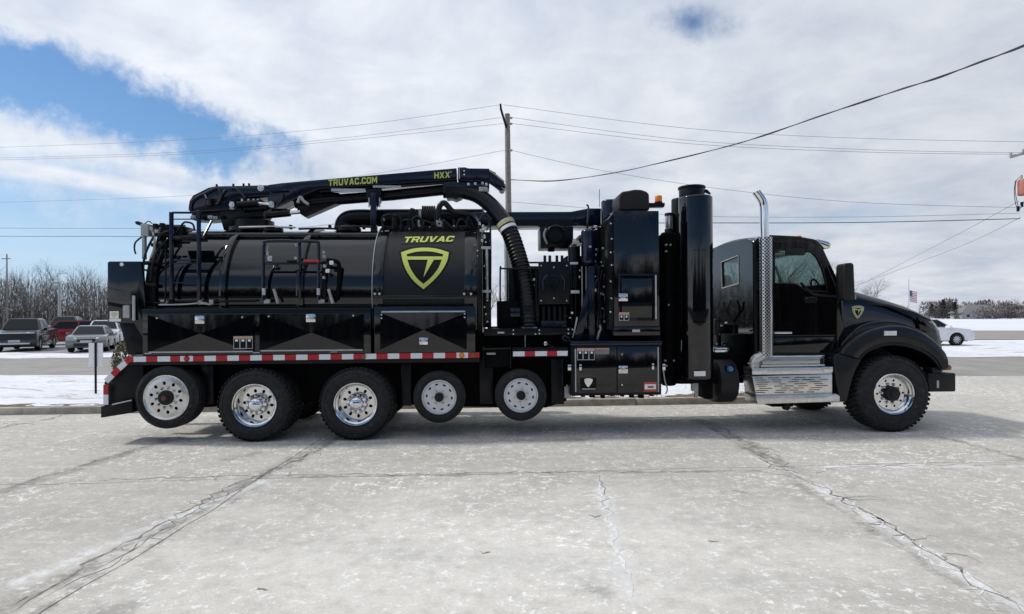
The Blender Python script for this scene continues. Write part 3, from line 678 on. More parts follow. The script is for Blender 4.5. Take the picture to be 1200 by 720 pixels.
def wire(pts, label, r=.008, mat='wirethin', wav=0.0):
    q = [at_y(x, y, Y) for x, y, Y in pts]; o_ = q[0].copy(); out = []
    b = MB(); b.tube([p - o_ for p in q], r, 5, 10)
    if wav:
        b.tube([p - o_ + Vector((0, .02, .022 * (-1) ** k)) for k, p in enumerate(q)], r * .8, 5, 10)
    t = b.build('power_line', mat); t.location = o_; tag(t, label, 'cable', 'overhead wires')
wire([(586.5, 123, 25.8), (400, 149, 30), (200, 165, 36), (-60, 175, 44)], 'topmost thin wire running left from the middle pole')
wire([(587, 138, 25.8), (400, 162, 30), (200, 179, 36), (-60, 187, 44)], 'second thin wire running left from the middle pole')
wire([(590, 145, 25.8), (400, 165, 30), (200, 181.5, 36), (-60, 189, 44)], 'third thin wire running left, close below the second')
wire([(593, 176, 25.9), (430, 205, 31), (230, 229, 37), (-60, 239, 46)], 'thin wire that passes left just above the boom')
wire([(590, 123, 25.8), (800, 150, 25.2), (1000, 162, 24.6), (1300, 168, 24)], 'topmost thin wire running right from the middle pole')
wire([(600, 138, 25.8), (800, 164, 25.2), (1000, 175, 24.6), (1185, 179, 23.8), (1300, 178, 23.6)], 'second thin wire running right to the crossarm')
wire([(600, 145, 25.8), (800, 168, 25.2), (1000, 178, 24.6), (1185, 181, 23.8), (1300, 180, 23.6)], 'third thin wire running right, just below the second')
wire([(600, 176.5, 25.9), (700, 199, 25.6), (840, 221, 25), (1000, 237, 24.5), (1191, 243.5, 23.7)], 'thin sagging wire crossing behind the chrome stack to the transformer')
wire([(600, 237, 25.9), (670, 242.5, 25.8), (800, 253, 25.2), (1000, 254.5, 24.6), (1195, 250, 23.7)], 'upper of two wires low above the cab roof')
wire([(600, 262, 25.9), (800, 261.5, 25.2), (1000, 261, 24.6), (1195, 256.5, 23.7)], 'lower darker wire low above the cab roof', .016, 'wire')
wire([(1194, 236, 23.7), (1120, 276, 32), (1010, 333, 48)], 'upper slanting wire falling left from the transformer pole', .012)
wire([(1196, 255, 23.7), (1120, 291, 32), (1000, 336, 48)], 'lower slanting wire falling left from the transformer pole', .012)
wire([(400, 262, 36), (300, 270, 40), (160, 268, 46), (-60, 267.5, 52)], 'upper level wire left of the tank', .016)
wire([(400, 274, 36), (300, 277, 40), (160, 277.3, 46), (-60, 277, 52)], 'lower level wire left of the tank', .018, 'wire')
wire([(598, 211, 25.8), (650, 211.8, 24.5), (720, 203, 22.5), (800, 184.5, 20), (860, 170, 18.2), (900, 157, 17), (960, 137, 15.5), (1010, 119.5, 14), (1060, 104, 13), (1100, 90.5, 12), (1150, 73, 11), (1200, 53, 10), (1290, 14, 8.5)], 'thick black twisted cable sweeping up to the right corner', .014, 'wire', 1.0)

fp = empty('flagpole', at_y(1065, 374, 120)); fp.location.z = 0; tag(fp, 'slim flagpole with striped flag above the truck hood', 'flagpole')
f_ = lambda px, py: at_y(px, py, 120) - fp.location
MB().tube([(0, 0, -.2), f_(1065, 327)], [.10, .06], 8).build('pole', 'galv', fp)
fl = empty('flag', (0, 0, 0), parent=fp)
M['flag_red'] = pmat('flag_red', (.40, .16, .16), .7); M['flag_white'] = pmat('flag_white', (.7, .7, .7), .7); M['flag_blue'] = pmat('flag_blue', (.10, .11, .2), .7)
f0, f1 = f_(1066, 340), f_(1074, 353); wv = lambda u: .18 * sin(u * 5)
for k in range(13):
    z1 = f0.z + (f1.z - f0.z) * k / 13; z2 = f0.z + (f1.z - f0.z) * (k + 1) / 13
    MB().grid(lambda u, v, z1=z1, z2=z2: Vector((f0.x + (f1.x - f0.x) * u, wv(u), (z1 + (z2 - z1) * v) - .45 * u)), 8, 1).build('stripe', 'flag_red' if k % 2 == 0 else 'flag_white', fl)
MB().grid(lambda u, v: Vector((f0.x + (f1.x - f0.x) * u * .45, wv(u * .45) - .02, f0.z + (f1.z - f0.z) * v * .54 - .45 * u * .45)), 6, 2).build('canton', 'flag_blue', fl)

sg = empty('sign_post', ground(110.7, 466)); tag(sg, 'small white sign seen from behind on a steel post in the snow', 'sign')
s_ = lambda px, py, dY=0: at_y(px, py, sg.location.y + dY) - sg.location
a, c = s_(103, 402.5), s_(120, 430); MB().box((a.x, .02, c.z), (c.x, .026, a.z), .002, 1).build('panel', 'white', sg)
a, c = s_(110.3, 401), s_(113.2, 468); MB().poly_prism([(a.x, 0, -.25), (c.x, 0, -.25), (c.x, 0, a.z), (a.x, 0, a.z)], Vector((0, .018, 0)), .004, 1).build('post', 'satin', sg)

# ------------------------------------------------------------------ parked cars
def car_wheel_meshes(R, Wd):
    t = MB().lathe([(R * .66, -Wd / 2), (R * .9, -Wd / 2 - .01), (R * .98, -Wd / 2 + .02), (R, -Wd / 2 + .05), (R, Wd / 2 - .05), (R * .98, Wd / 2 - .02), (R * .9, Wd / 2 + .01), (R * .66, Wd / 2)], (0, 0, 0), 'Y', 28)
    rim = MB().lathe([(R * .67, -Wd / 2), (R * .62, -Wd / 2 + .01), (R * .6, Wd * .1), (R * .3, Wd * .1), (0, Wd * .1)], (0, 0, 0), 'Y', 28)
    sp = MB()
    for k in range(10):
        a = 2 * pi * k / 10; d = Vector((cos(a), 0, sin(a))); n = Vector((-sin(a), 0, cos(a)))
        sp.poly_prism([d * R * .1 + n * .035 + Vector((0, -Wd * .36, 0)), d * R * .63 + n * .022 + Vector((0, -Wd * .46, 0)), d * R * .63 - n * .022 + Vector((0, -Wd * .46, 0)), d * R * .1 - n * .035 + Vector((0, -Wd * .36, 0))], Vector((0, .04, 0)), .006, 1)
    sp.lathe([(0, -Wd * .42), (R * .12, -Wd * .42), (R * .16, -Wd * .3)], (0, 0, 0), 'Y', 12)
    return t.mesh('tyre', 'cartyre'), rim.mesh('rim', 'cartrim'), sp.mesh('spokes', 'carrim')
CW = {}
def car(label, cat, group, kind, paint, loc, head):
    """kind: dimensions of one body style. Built facing +x."""
    K = dict(sedan=dict(L=4.7, W=1.82, H=1.45, hood=.92, belt=.95, c0=.95, w0=1.70, w1=3.35, c1=4.25, R=.33, wb=(.88, 3.68), tail=1.05),
             suv=dict(L=4.8, W=1.92, H=1.75, hood=1.10, belt=1.13, c0=1.1, w0=1.85, w1=4.3, c1=4.65, R=.38, wb=(.92, 3.75), tail=1.12),
             pickup=dict(L=5.7, W=2.0, H=1.88, hood=1.20, belt=1.2, c0=1.35, w0=2.0, w1=3.6, c1=3.85, R=.41, wb=(1.0, 4.65), tail=1.22))[kind]
    Lx, Wd, H = K['L'], K['W'], K['H']; X = lambda d: Lx / 2 - d        # d: distance back from the nose
    t = empty(kind if kind != 'suv' else 'parked_car', loc, head); t.name = {'sedan': 'parked_car', 'suv': 'parked_car', 'pickup': 'pickup_truck'}[kind]; tag(t, label, cat, group)
    R = K['R']; pts = [(X(0.02), .38), (X(0), .62), (X(.06), K['hood'] - .22), (X(.22), K['hood'] - .06), (X(K['c0']), K['hood'] + .03), (X(K['c0'] + .05), K['belt']), (X(K['c1'] - .05), K['belt']), (X(Lx - .12), K['tail']), (X(Lx), K['tail'] - .2), (X(Lx), .45), (X(Lx - .1), .3)]
    for c in K['wb'][::-1]:
        for k in range(9):
            a = pi * k / 8; pts.append((X(c) - (R + .05) * cos(a) , max(.3, R + (R + .05) * sin(a)) if 0 < k < 8 else .28))
    pts += [(X(.12), .26)]
    body = MB(); body.poly_prism([(x, -Wd / 2, z) for x, z in pts], Vector((0, Wd, 0)), .05, 2); body.build('body', paint, t)
    MB().box((X(Lx - .3), -Wd / 2 + .12, .24), (X(.3), Wd / 2 - .12, .75)).build('floor_pan', 'cartrim', t)
    # greenhouse
    hb, ht = Wd / 2 - .07, Wd / 2 - .30; zb, zt = K['belt'] - .02, H
    b4 = [(X(K['c0']), zb), (X(K['w0']), zt - .03), (X((K['w0'] + K['w1']) / 2), zt), (X(K['w1']), zt - .05), (X(K['c1']), zb)]
    wz = lambda z: hb + (ht - hb) * (z - zb) / (zt - zb)
    g_ = MB(); A = [g_.bm.verts.new((x, wz(z), z)) for x, z in b4]; B = [g_.bm.verts.new((x, -wz(z), z)) for x, z in b4]
    g_.bm.faces.new(A); g_.bm.faces.new(B[::-1])
    for i in range(5): g_.bm.faces.new((A[i], B[i], B[(i + 1) % 5], A[(i + 1) % 5]))
    es = [e for e in g_.bm.edges]; bmesh.ops.recalc_face_normals(g_.bm, faces=g_.bm.faces[:]); bmesh.ops.bevel(g_.bm, geom=es, offset=.05, segments=2, affect='EDGES', clamp_overlap=True)
    g_.build('cabin', paint, t)
    def pane(name, q, par=t, mat='carglass'):
        c = sum((Vector(p) for p in q), Vector()) / 4; n = (Vector(q[1]) - Vector(q[0])).cross(Vector(q[3]) - Vector(q[0])).normalized()
        if n.dot(c - Vector((0, 0, zb - .2))) < 0: n = -n
        MB().poly_prism([Vector(p) + n * .012 for p in q], -n * .03).build(name, mat, par)
    lerp = lambda a_, b_, k: (a_[0] + (b_[0] - a_[0]) * k, a_[1] + (b_[1] - a_[1]) * k)
    def across(p, q, inset): return [(p[0], -(wz(p[1]) - inset), p[1]), (p[0], wz(p[1]) - inset, p[1]), (q[0], wz(q[1]) - inset, q[1]), (q[0], -(wz(q[1]) - inset), q[1])]
    pane('windshield', across(lerp(b4[0], b4[1], .08), lerp(b4[0], b4[1], .93), .09)); pane('rear_window', across(lerp(b4[4], b4[3], .12), lerp(b4[4], b4[3], .9), .1))
    for s in (1, -1):
        zl, zh = zb + .06, zt - .10
        fx = lambda z, k=.0: b4[0][0] + (b4[1][0] - b4[0][0]) * (z - zb) / (zt - .03 - zb); rx = lambda z: b4[4][0] + (b4[3][0] - b4[4][0]) * (z - zb) / (zt - .05 - zb)
        m_ = (fx(zl) + rx(zl)) / 2 - .05
        for x0a, x0b, x1a, x1b in ((fx(zl) - .16, fx(zh) - .10, m_ + .04, m_ + .04), (m_ - .04, m_ - .04, rx(zl) + .2, rx(zh) + .1)):
            pane('side_window', [(x0a, s * wz(zl), zl), (x1a, s * wz(zl), zl), (x1b, s * wz(zh), zh), (x0b, s * wz(zh), zh)])
        MB().poly_prism([(X(K['c0'] + .45), s * (Wd / 2 - .02), zb - .02), (X(K['c0'] + .3), s * (Wd / 2 + .18), zb), (X(K['c0'] + .3), s * (Wd / 2 + .18), zb + .14), (X(K['c0'] + .45), s * (Wd / 2 - .02), zb + .12)], Vector((-.07, 0, 0)), .02).build('mirror', paint, t)
        MB().poly_prism([(X(.05), s * (Wd / 2 - .52), K['hood'] - .26), (X(.10), s * (Wd / 2 - .02), K['hood'] - .25), (X(.28), s * (Wd / 2 + .005), K['hood'] - .12), (X(.11), s * (Wd / 2 - .45), K['hood'] - .12)], Vector((-.06, 0, .0)), .01, 1).build('headlight', 'lamp', t)
        MB().box((X(Lx) - .012, s * (Wd / 2 - .38) - .16, K['tail'] - .3), (X(Lx) + .08, s * (Wd / 2 - .38) + .30 * (s > 0) + .16 * (s < 0), K['tail'] - .14), .01).build('tail_light', 'redlens', t)
        for c in (m_ + .02, rx(zl) + .45): MB().box((c, s * (Wd / 2 + .004) - .01, zb - .16), (c + .18, s * (Wd / 2 + .004) + .01, zb - .12), .006, 1).build('door_handle', paint if kind == 'sedan' else 'cartrim', t)
    MB().box((X(.10), -Wd / 2 + .5, K['hood'] - .34), (X(-.012), Wd / 2 - .5, K['hood'] - .2), .02).build('grille', 'cartrim', t)
    if kind == 'pickup':
        MB().box((X(.1), -Wd / 2 + .25, .72), (X(-.02), Wd / 2 - .25, .86), .02).build('grille_bar', 'cartrim', t); MB().box((X(.06), -Wd / 2 + .3, .40), (X(-.04), Wd / 2 - .3, .50), .02).build('skid_plate', 'alu', t)
        MB().box((X(.1), -Wd / 2 + .12, K['hood'] - .19), (X(-.015), Wd / 2 - .12, K['hood'] - .14), .01).build('light_bar', 'lamp', t)
    MB().box((X(.12), -Wd / 2 + .35, .34), (X(-.008), Wd / 2 - .35, .50), .02).build('intake', 'cartrim', t)
    MB().box((X(.02), -.26, .52), (X(-.022), .26, .65), .004, 1).build('licence_plate', 'plate', t)
    if kind not in CW: CW[kind] = car_wheel_meshes(R, .24)
    for c in K['wb']:
        for s in (1, -1):
            w_ = empty('wheel', (X(c), s * (Wd / 2 - .125), R), 0 if s < 0 else pi, t)
            for nm, me in zip(('tyre', 'rim', 'spokes'), CW[kind]): inst(nm, me, w_)
    return t
def car_at(label, cat, group, kind, paint, px, py, head):
    p = ground(px, py); return car(label, cat, group, kind, paint, (p.x, p.y, -.02), head)
hd = radians(-62); GR = 'cars parked beyond the road'
car_at('dark blue grey pickup facing the road at the left edge', 'pickup', GR, 'pickup', M['c_dark'], 32, 409.5, hd)
car_at('grey sedan parked facing the road behind the small sign', 'car', GR, 'sedan', M['c_grey'], 109, 410.5, hd)
car_at('dark red car between the dark pickup and the grey sedan', 'car', GR, 'suv', M['c_red'], 83, 403.5, radians(-150))
dk = car_at('tall dark van in the back row, its roof showing above the red car', 'van', GR, 'suv', M['c_black'], 78, 399, hd); dk.scale = (1.15, 1.1, 1.2)
car_at('white car right behind the grey sedan', 'car', GR, 'suv', M['c_white'], 124, 404.5, hd)
car_at('silver car half hidden behind the dark pickup cabin', 'car', GR, 'sedan', M['c_silver'], 58, 399.5, hd)
car_at('dark car at the far end, over the white car roof', 'car', GR, 'suv', M['c_black'], 117, 397, radians(-150))
wc = car_at('white sedan standing on snowy asphalt just ahead of the truck hood', 'car', None, 'sedan', M['c_white'], 1074, 404.6, radians(-4)); wc.scale = (1.1, 1.1, 1.1)
# ------------------------------------------------------------------ the truck
T = empty('vacuum_truck', (O.x, O.y, 0), TH)
tag(T, 'long glossy black vacuum excavator truck with lime shield on its tank', 'truck')
def b(name, x0, y0, x1, y1, w0, d, mat, bev=.006, par=None, seg=2):
    xm, ym = (x0 + x1) / 2, (y0 + y1) / 2
    u0, u1 = L(x0, ym, w0).x, L(x1, ym, w0).x; z0, z1 = L(xm, y1, w0).z, L(xm, y0, w0).z
    return MB().box((u0, w0, z0), (u1, w0 + d, z1), bev, seg).build(name, mat, par or T)
def pr(name, pts, w0, d, mat, bev=.006, par=None, seg=2, holes=None):
    if holes:
        m_ = MB(); f = lambda x, y: L(x, y, w0); m_.fill2d([pts] + holes, f, Vector((0, d, 0))); return m_.build(name, mat, par or T)
    return MB().poly_prism([L(x, y, w0) for x, y in pts], Vector((0, d, 0)), bev, seg).build(name, mat, par or T)
def tb(name, pts, r, mat, seg=8, sm=6, par=None, **k):
    return MB().tube([L(*p) for p in pts], r, seg, sm, **k).build(name, mat, par or T)
def vc(name, x0, x1, y0, y1, w, mat, rnd_=.04, par=None, seg=40):
    """upright drum: silhouette x0..x1, top y0, bottom y1, axis w metres in"""
    ym = (y0 + y1) / 2; c = (L(x0, ym, w) + L(x1, ym, w)) / 2; r = (L(x1, ym, w).x - L(x0, ym, w).x) / 2
    zt, zb = L((x0 + x1) / 2, y0, w - r * .0).z, L((x0 + x1) / 2, y1, w - r * .0).z
    k = min(rnd_, r * .8); pf = [(0, zb), (r - k, zb)] + [(r - k + k * sin(a * pi / 8), zb + k - k * cos(a * pi / 8)) for a in range(1, 5)] + [(r - k + k * cos(a * pi / 8), zt - k + k * sin(a * pi / 8)) for a in range(0, 5)] + [(0, zt)]
    return MB().lathe(pf, (c.x, w, 0), 'Z', seg).build(name, mat, par or T)

# ---- writing: block capitals as flat polygons
_t = .27
GLY = {
 'T': (1.0, [[(0, 1), (1, 1), (1, .76), (.64, .76), (.64, 0), (.36, 0), (.36, .76), (0, .76)]]),
 'R': (1.05, [[(0, 0), (0, 1), (.8, 1), (1.0, .88), (1.0, .52), (.84, .40), (1.05, 0), (.74, 0), (.58, .34), (.28, .34), (.28, 0)], [(.28, .56), (.70, .56), (.72, .60), (.72, .74), (.70, .78), (.28, .78)]]),
 'U': (1.05, [[(0, 1), (.29, 1), (.29, .30), (.36, .22), (.69, .22), (.76, .30), (.76, 1), (1.05, 1), (1.05, .16), (.86, 0), (.19, 0), (0, .16)]]),
 'V': (1.1, [[(0, 1), (.31, 1), (.55, .34), (.79, 1), (1.1, 1), (.70, 0), (.40, 0)]]),
 'A': (1.15, [[(0, 0), (.42, 1), (.73, 1), (1.15, 0), (.84, 0), (.76, .19), (.39, .19), (.31, 0)], [(.475, .40), (.675, .40), (.575, .68)]]),
 'C': (1.0, [[(1, .68), (.72, .68), (.72, .74), (.67, .78), (.34, .78), (.28, .72), (.28, .28), (.34, .22), (.67, .22), (.72, .27), (.72, .34), (1, .34), (1, .15), (.84, 0), (.17, 0), (0, .16), (0, .84), (.17, 1), (.84, 1), (1, .86)]]),
 'O': (1.05, [[(.18, 0), (0, .16), (0, .84), (.18, 1), (.87, 1), (1.05, .84), (1.05, .16), (.87, 0)], [(.29, .28), (.35, .22), (.70, .22), (.76, .28), (.76, .72), (.70, .78), (.35, .78), (.29, .72)]]),
 'M': (1.25, [[(0, 0), (0, 1), (.32, 1), (.625, .56), (.93, 1), (1.25, 1), (1.25, 0), (.97, 0), (.97, .58), (.68, .18), (.57, .18), (.28, .58), (.28, 0)]]),
 'H': (1.05, [[(0, 0), (0, 1), (.29, 1), (.29, .62), (.76, .62), (.76, 1), (1.05, 1), (1.05, 0), (.76, 0), (.76, .38), (.29, .38), (.29, 0)]]),
 'X': (1.1, [[(0, 0), (.38, .51), (.02, 1), (.34, 1), (.55, .70), (.76, 1), (1.08, 1), (.72, .51), (1.1, 0), (.77, 0), (.55, .32), (.33, 0)]]),
 '.': (.3, [[(0, 0), (0, .26), (.3, .26), (.3, 0)]]),
}
def lettering(txt, place, gap=.14, shear=0.0, mat='lime', par=None, depth=Vector((0, -.004, 0))):
    """place maps (fraction along the word, fraction of height) to a point"""
    tot = sum(GLY[c][0] for c in txt) + gap * (len(txt) - 1); x = 0
    for c in txt:
        w_, loops = GLY[c]; lp = [[((x + a + shear * bb) / tot, bb) for a, bb in l] for l in loops]
        MB().fill2d(lp, place, depth, cuts=[('b', .5)]).build('letter', mat, par or T, sharp=20); x += w_ + gap
def flat_place(x0, y0, x1, y1, h, w):
    """baseline from pixel (x0,y0) to (x1,y1), letters h pixels tall"""
    return lambda a, bb: L(x0 + (x1 - x0) * a, y0 + (y1 - y0) * a - h * bb, w)

# shield emblem, drawn on a 0..1 square
def curve(pts, n=5):
    out = []
    for i in range(len(pts) - 1):
        p0, p1, p2, p3 = pts[max(i - 1, 0)], pts[i], pts[i + 1], pts[min(i + 2, len(pts) - 1)]
        for k in range(n):
            t = k / n; out.append(tuple(.5 * ((2 * p1[j]) + (p2[j] - p0[j]) * t + (2 * p0[j] - 5 * p1[j] + 4 * p2[j] - p3[j]) * t * t + (3 * p1[j] - p0[j] - 3 * p2[j] + p3[j]) * t ** 3) for j in (0, 1)))
    return out + [pts[-1]]
sx = lambda q: [((x - 215) / 402.0, 1 - (y - 218) / 352.0) for x, y in q]
SH_OUT = sx(curve([(215, 258), (310, 228), (415, 218), (520, 228), (617, 258)]) + curve([(617, 258), (603, 330), (560, 410), (497, 487), (404, 570)])[1:] + curve([(404, 570), (322, 500), (262, 415), (230, 335), (215, 258)])[1:-1])
SH_LENS = sx(curve([(262, 274), (340, 254), (415, 249), (490, 254), (570, 274)]) + [(566, 293), (266, 293)])
SH_IN = sx([(268, 320), (440, 320), (404, 468), (492, 320), (558, 320)] + curve([(558, 320), (530, 390), (470, 468), (404, 525)])[1:] + curve([(404, 525), (345, 472), (295, 395), (268, 320)])[1:-1])
def shield(place, mat, par, depth, cut=True):
    cuts = [('b', k / 12) for k in range(1, 12)] if cut else []
    return MB().fill2d([SH_OUT, SH_LENS, SH_IN], place, depth, cuts).build('shield_emblem', mat, par, sharp=20)

# ---- wheels
def disc_holes(mb, r_out, r_in, w, th, n, rc, rh, oval=1.0, ph=0.0):
    circ = lambda cx_, cy_, r, k, ov=1.0, an=0.0: [(cx_ + r * cos(2 * pi * i / k) * cos(an) - r * ov * sin(2 * pi * i / k) * sin(an), cy_ + r * cos(2 * pi * i / k) * sin(an) + r * ov * sin(2 * pi * i / k) * cos(an)) for i in range(k)]
    loops = [circ(0, 0, r_out, 48)] + ([circ(0, 0, r_in, 24)] if r_in else [])
    for i in range(n):
        a = 2 * pi * i / n + ph; loops.append(circ(rc * cos(a), rc * sin(a), rh, 12, oval, a))
    mb.fill2d(loops, lambda a, b_: Vector((a, w, b_)), Vector((0, th, 0)))
def tyre_meshes(R, rr, Wd, lugs, deep=.022, rows=4, aggressive=True):
    Rc = R - deep
    pf = [(rr, .035), (rr + .012, .012), (rr + .035, .004), (rr + .045, -.004), (rr + .055, -.007), (rr + .062, -.013), ((rr + R) / 2 - .01, -.016), ((rr + R) / 2 + .005, -.014), (R - .094, -.006), (R - .088, -.012), (R - .078, -.012), (R - .072, -.003), (R - .05, .004), (Rc - .018, .016), (Rc, .034)]
    pf = pf + [(r, Wd - w) for r, w in pf[::-1]]
    ty = MB().lathe(pf, (0, 0, 0), 'Y', 72).mesh('tyre', 'rubber')
    tr = MB(); tr2 = tr
    def lug(w0, w1, a0, a1, r0a, r0b, tw=0.0):
        P_ = lambda r, a, w: Vector((r * cos(a), w, r * sin(a)))
        q = [P_(r0a - .012, a0, w0), P_(r0a - .012, a1, w0), P_(r0a, a1, w0 + .006), P_(r0a, a0, w0 + .006)], [P_(r0b - .012, a0 + tw, w1), P_(r0b - .012, a1 + tw, w1), P_(r0b, a1 + tw, w1 - .003), P_(r0b, a0 + tw, w1 - .003)]
        A, B = [[tr.bm.verts.new(p) for p in k] for k in q]; tr.bm.faces.new(A[::-1]); tr.bm.faces.new(B)
        for i in range(4): tr.bm.faces.new((A[i], A[(i + 1) % 4], B[(i + 1) % 4], B[i]))
    st = 2 * pi / lugs
    for i in range(lugs):
        a = i * st; f = .60 if aggressive else .9
        if aggressive:
            lug(.010, Wd * .30, a, a + st * f, R - .006, R, st * .18); lug(Wd - .010, Wd * .70, a, a + st * f, R - .006, R, -st * .18)
            lug(Wd * .33, Wd * .49, a + st * .5, a + st * (.5 + f), R, R, st * .2); lug(Wd * .51, Wd * .67, a, a + st * f, R, R, st * .2)
        else:
            for k in range(rows):
                g_ = Wd - .05; w0 = .025 + g_ * k / rows; lug(w0 + .004, w0 + g_ / rows - .004, a, a + st * f, R - (.004 if k in (0, rows - 1) else 0), R - (.004 if k in (0, rows - 1) else 0))
    return ty, tr.mesh('tread', 'rubber')
def lug_mesh(r, h, cap=True):
    return MB().lathe([(0, -h), (r * .55, -h), (r * .8, -h * .7), (r, -h * .25), (r * 1.25, 0)], (0, 0, 0), 'Y', 6 if not cap else 10).mesh('lug_nut', 'steel')
LN = lug_mesh(.021, .04); LNS = lug_mesh(.015, .025)
WHEELS = {}
def wheel_kit(kind):
    if kind in WHEELS: return WHEELS[kind]
    k = []
    if kind == 'drive':
        R, rr, Wd = .515, .292, .27
        ty, tr = tyre_meshes(R, rr, Wd, 46); k += [('tyre', ty, (0, 0, 0)), ('tread', tr, (0, 0, 0)), ('tyre', ty, (0, Wd + .07, 0)), ('tread', tr, (0, Wd + .07, 0))]
        rim = MB().lathe([(rr + .004, .04), (rr + .014, .018), (rr + .014, .004), (rr + .006, -.004), (rr - .006, .0), (rr - .012, .03), (rr - .032, .045), (rr - .045, .10), (rr - .052, .165), (rr - .052, .20)], (0, 0, 0), 'Y', 64)
        k.append(('rim', rim.mesh('rim', 'alu'), (0, 0, 0)))
        d = MB(); disc_holes(d, rr - .05, .06, .165, .012, 10, .188, .027, .8, .2); k.append(('wheel_disc', d.mesh('wheel_disc', 'alu'), (0, 0, 0)))
        k.append(('hub_backing', MB().lathe([(0, .21), (.235, .21)], (0, 0, 0), 'Y', 24).mesh('hub_backing', 'dark'), (0, 0, 0)))
        k.append(('hub_cover', MB().lathe([(.148, .165), (.146, .10), (.138, .085), (.10, .082), (.098, .055), (.092, .035), (.075, .018), (.045, .008), (0, .004)], (0, 0, 0), 'Y', 40).mesh('hub_cover', 'chrome'), (0, 0, 0)))
        for i in range(10):
            a = 2 * pi * i / 10; k.append(('lug_nut', LN, (.121 * cos(a), .086, .121 * sin(a))))
    elif kind == 'steer':
        R, rr, Wd = .565, .292, .40
        ty, tr = tyre_meshes(R, rr, Wd, 50, .020); k += [('tyre', ty, (0, 0, 0)), ('tread', tr, (0, 0, 0))]
        rim = MB().lathe([(rr + .004, .04), (rr + .014, .018), (rr + .014, .004), (rr + .006, -.004), (rr - .006, .0), (rr - .012, .03), (rr - .03, .045), (rr - .038, .085), (rr - .06, .10), (rr - .06, .13)], (0, 0, 0), 'Y', 64)
        k.append(('rim', rim.mesh('rim', 'alu'), (0, 0, 0)))
        d = MB(); disc_holes(d, rr - .058, .07, .095, .012, 10, .196, .018, .9, .1); k.append(('wheel_disc', d.mesh('wheel_disc', 'alu'), (0, 0, 0)))
        k.append(('hub_backing', MB().lathe([(0, .14), (.23, .14)], (0, 0, 0), 'Y', 24).mesh('hub_backing', 'dark'), (0, 0, 0)))
        k.append(('hub', MB().lathe([(.112, .096), (.108, .03), (.098, .015), (.06, .01), (.055, -.005), (.04, -.012), (0, -.012)], (0, 0, 0), 'Y', 32).mesh('hub', 'hub'), (0, 0, 0)))
        for i in range(10):
            a = 2 * pi * i / 10; k.append(('lug_nut', LN, (.14 * cos(a), .096, .14 * sin(a))))
    elif kind == 'tag':
        R, rr, Wd = .437, .300, .30
        ty, tr = tyre_meshes(R, rr, Wd, 64, .012, 5, False); k += [('tyre', ty, (0, 0, 0)), ('tread', tr, (0, 0, 0))]
        rim = MB().lathe([(rr + .004, .04), (rr + .014, .018), (rr + .012, .002), (rr + .002, -.004), (rr - .006, .004), (rr - .02, .012), (rr - .045, .008), (rr - .07, .004), (rr - .07, .02)], (0, 0, 0), 'Y', 64)
        k.append(('rim', rim.mesh('rim', 'steel'), (0, 0, 0)))
        d = MB(); disc_holes(d, rr - .066, .07, .006, .02, 10, rr - .098, .026, .85, .3); k.append(('wheel_disc', d.mesh('wheel_disc', 'steel'), (0, 0, 0)))
        k.append(('hub_backing', MB().lathe([(0, .06), (.26, .06)], (0, 0, 0), 'Y', 24).mesh('hub_backing', 'dark'), (0, 0, 0)))
        k.append(('hub', MB().lathe([(.105, .01), (.10, -.02), (.09, -.03), (.06, -.034), (.055, -.05), (0, -.052)], (0, 0, 0), 'Y', 32).mesh('hub', 'hub'), (0, 0, 0)))
        k.append(('hub_cap', MB().lathe([(.034, -.05), (.034, -.058), (.024, -.062), (0, -.062)], (0, 0, 0), 'Y', 20).mesh('hub_cap', 'redcap'), (0, 0, 0)))
        for i in range(10):
            a = 2 * pi * i / 10; k.append(('lug_nut', LN, (.142 * cos(a), .006, .142 * sin(a))))
    else:
        R, rr, Wd = .372, .236, .24
        ty, tr = tyre_meshes(R, rr, Wd, 56, .011, 5, False); k += [('tyre', ty, (0, 0, 0)), ('tread', tr, (0, 0, 0))]
        rim = MB().lathe([(rr + .004, .03), (rr + .010, .014), (rr + .008, .0), (rr, -.004), (rr - .008, .006), (rr - .02, .024), (rr - .036, .03), (rr - .036, .05)], (0, 0, 0), 'Y', 56)
        k.append(('rim', rim.mesh('rim', 'white_wheel'), (0, 0, 0)))
        d = MB(); disc_holes(d, rr - .034, .055, .03, .012, 10, rr - .058, .013, 1.9, .1); k.append(('wheel_disc', d.mesh('wheel_disc', 'white_wheel'), (0, 0, 0)))
        k.append(('hub_backing', MB().lathe([(0, .07), (.20, .07)], (0, 0, 0), 'Y', 24).mesh('hub_backing', 'dark'), (0, 0, 0)))
        k.append(('hub', MB().lathe([(.066, .032), (.064, -.03), (.055, -.04), (.03, -.042), (.026, -.052), (0, -.052)], (0, 0, 0), 'Y', 24).mesh('hub', 'hub'), (0, 0, 0)))
        for i in range(6):
            a = 2 * pi * i / 6 + .2; k.append(('lug_nut', LNS, (.102 * cos(a), .03, .102 * sin(a))))
    WHEELS[kind] = (k, R); return WHEELS[kind]
M['white_wheel'] = pmat('pale_wheel_paint', (.62, .63, .64), .32, .35, var=.06)
M['steel'].node_tree.nodes['Principled BSDF'].inputs['Metallic'].default_value = .85
def wheel(kind, px, py, w, ground_it=False, far=2.5, spin=0.0):
    k, R = wheel_kit(kind); p = L(px, py, w); z = R - .006 if ground_it else p.z
    for s in (0, 1):
        wl = empty('wheel', (p.x, w if s == 0 else far - w, z), 0, T); wl.rotation_euler = (0, spin, pi * s)
        for nm, me, loc in k: inst(nm, me, wl, loc)
wheel('drive', 297.5, 477, 0.0, True, spin=.3); wheel('drive', 416.5, 476, 0.0, True, spin=1.1)
wheel('tag', 194.3, 466.3, .03, spin=.5); wheel('lift', 514.6, 465.8, .06, spin=.2); wheel('lift', 610.6, 463.7, .06, spin=.9)
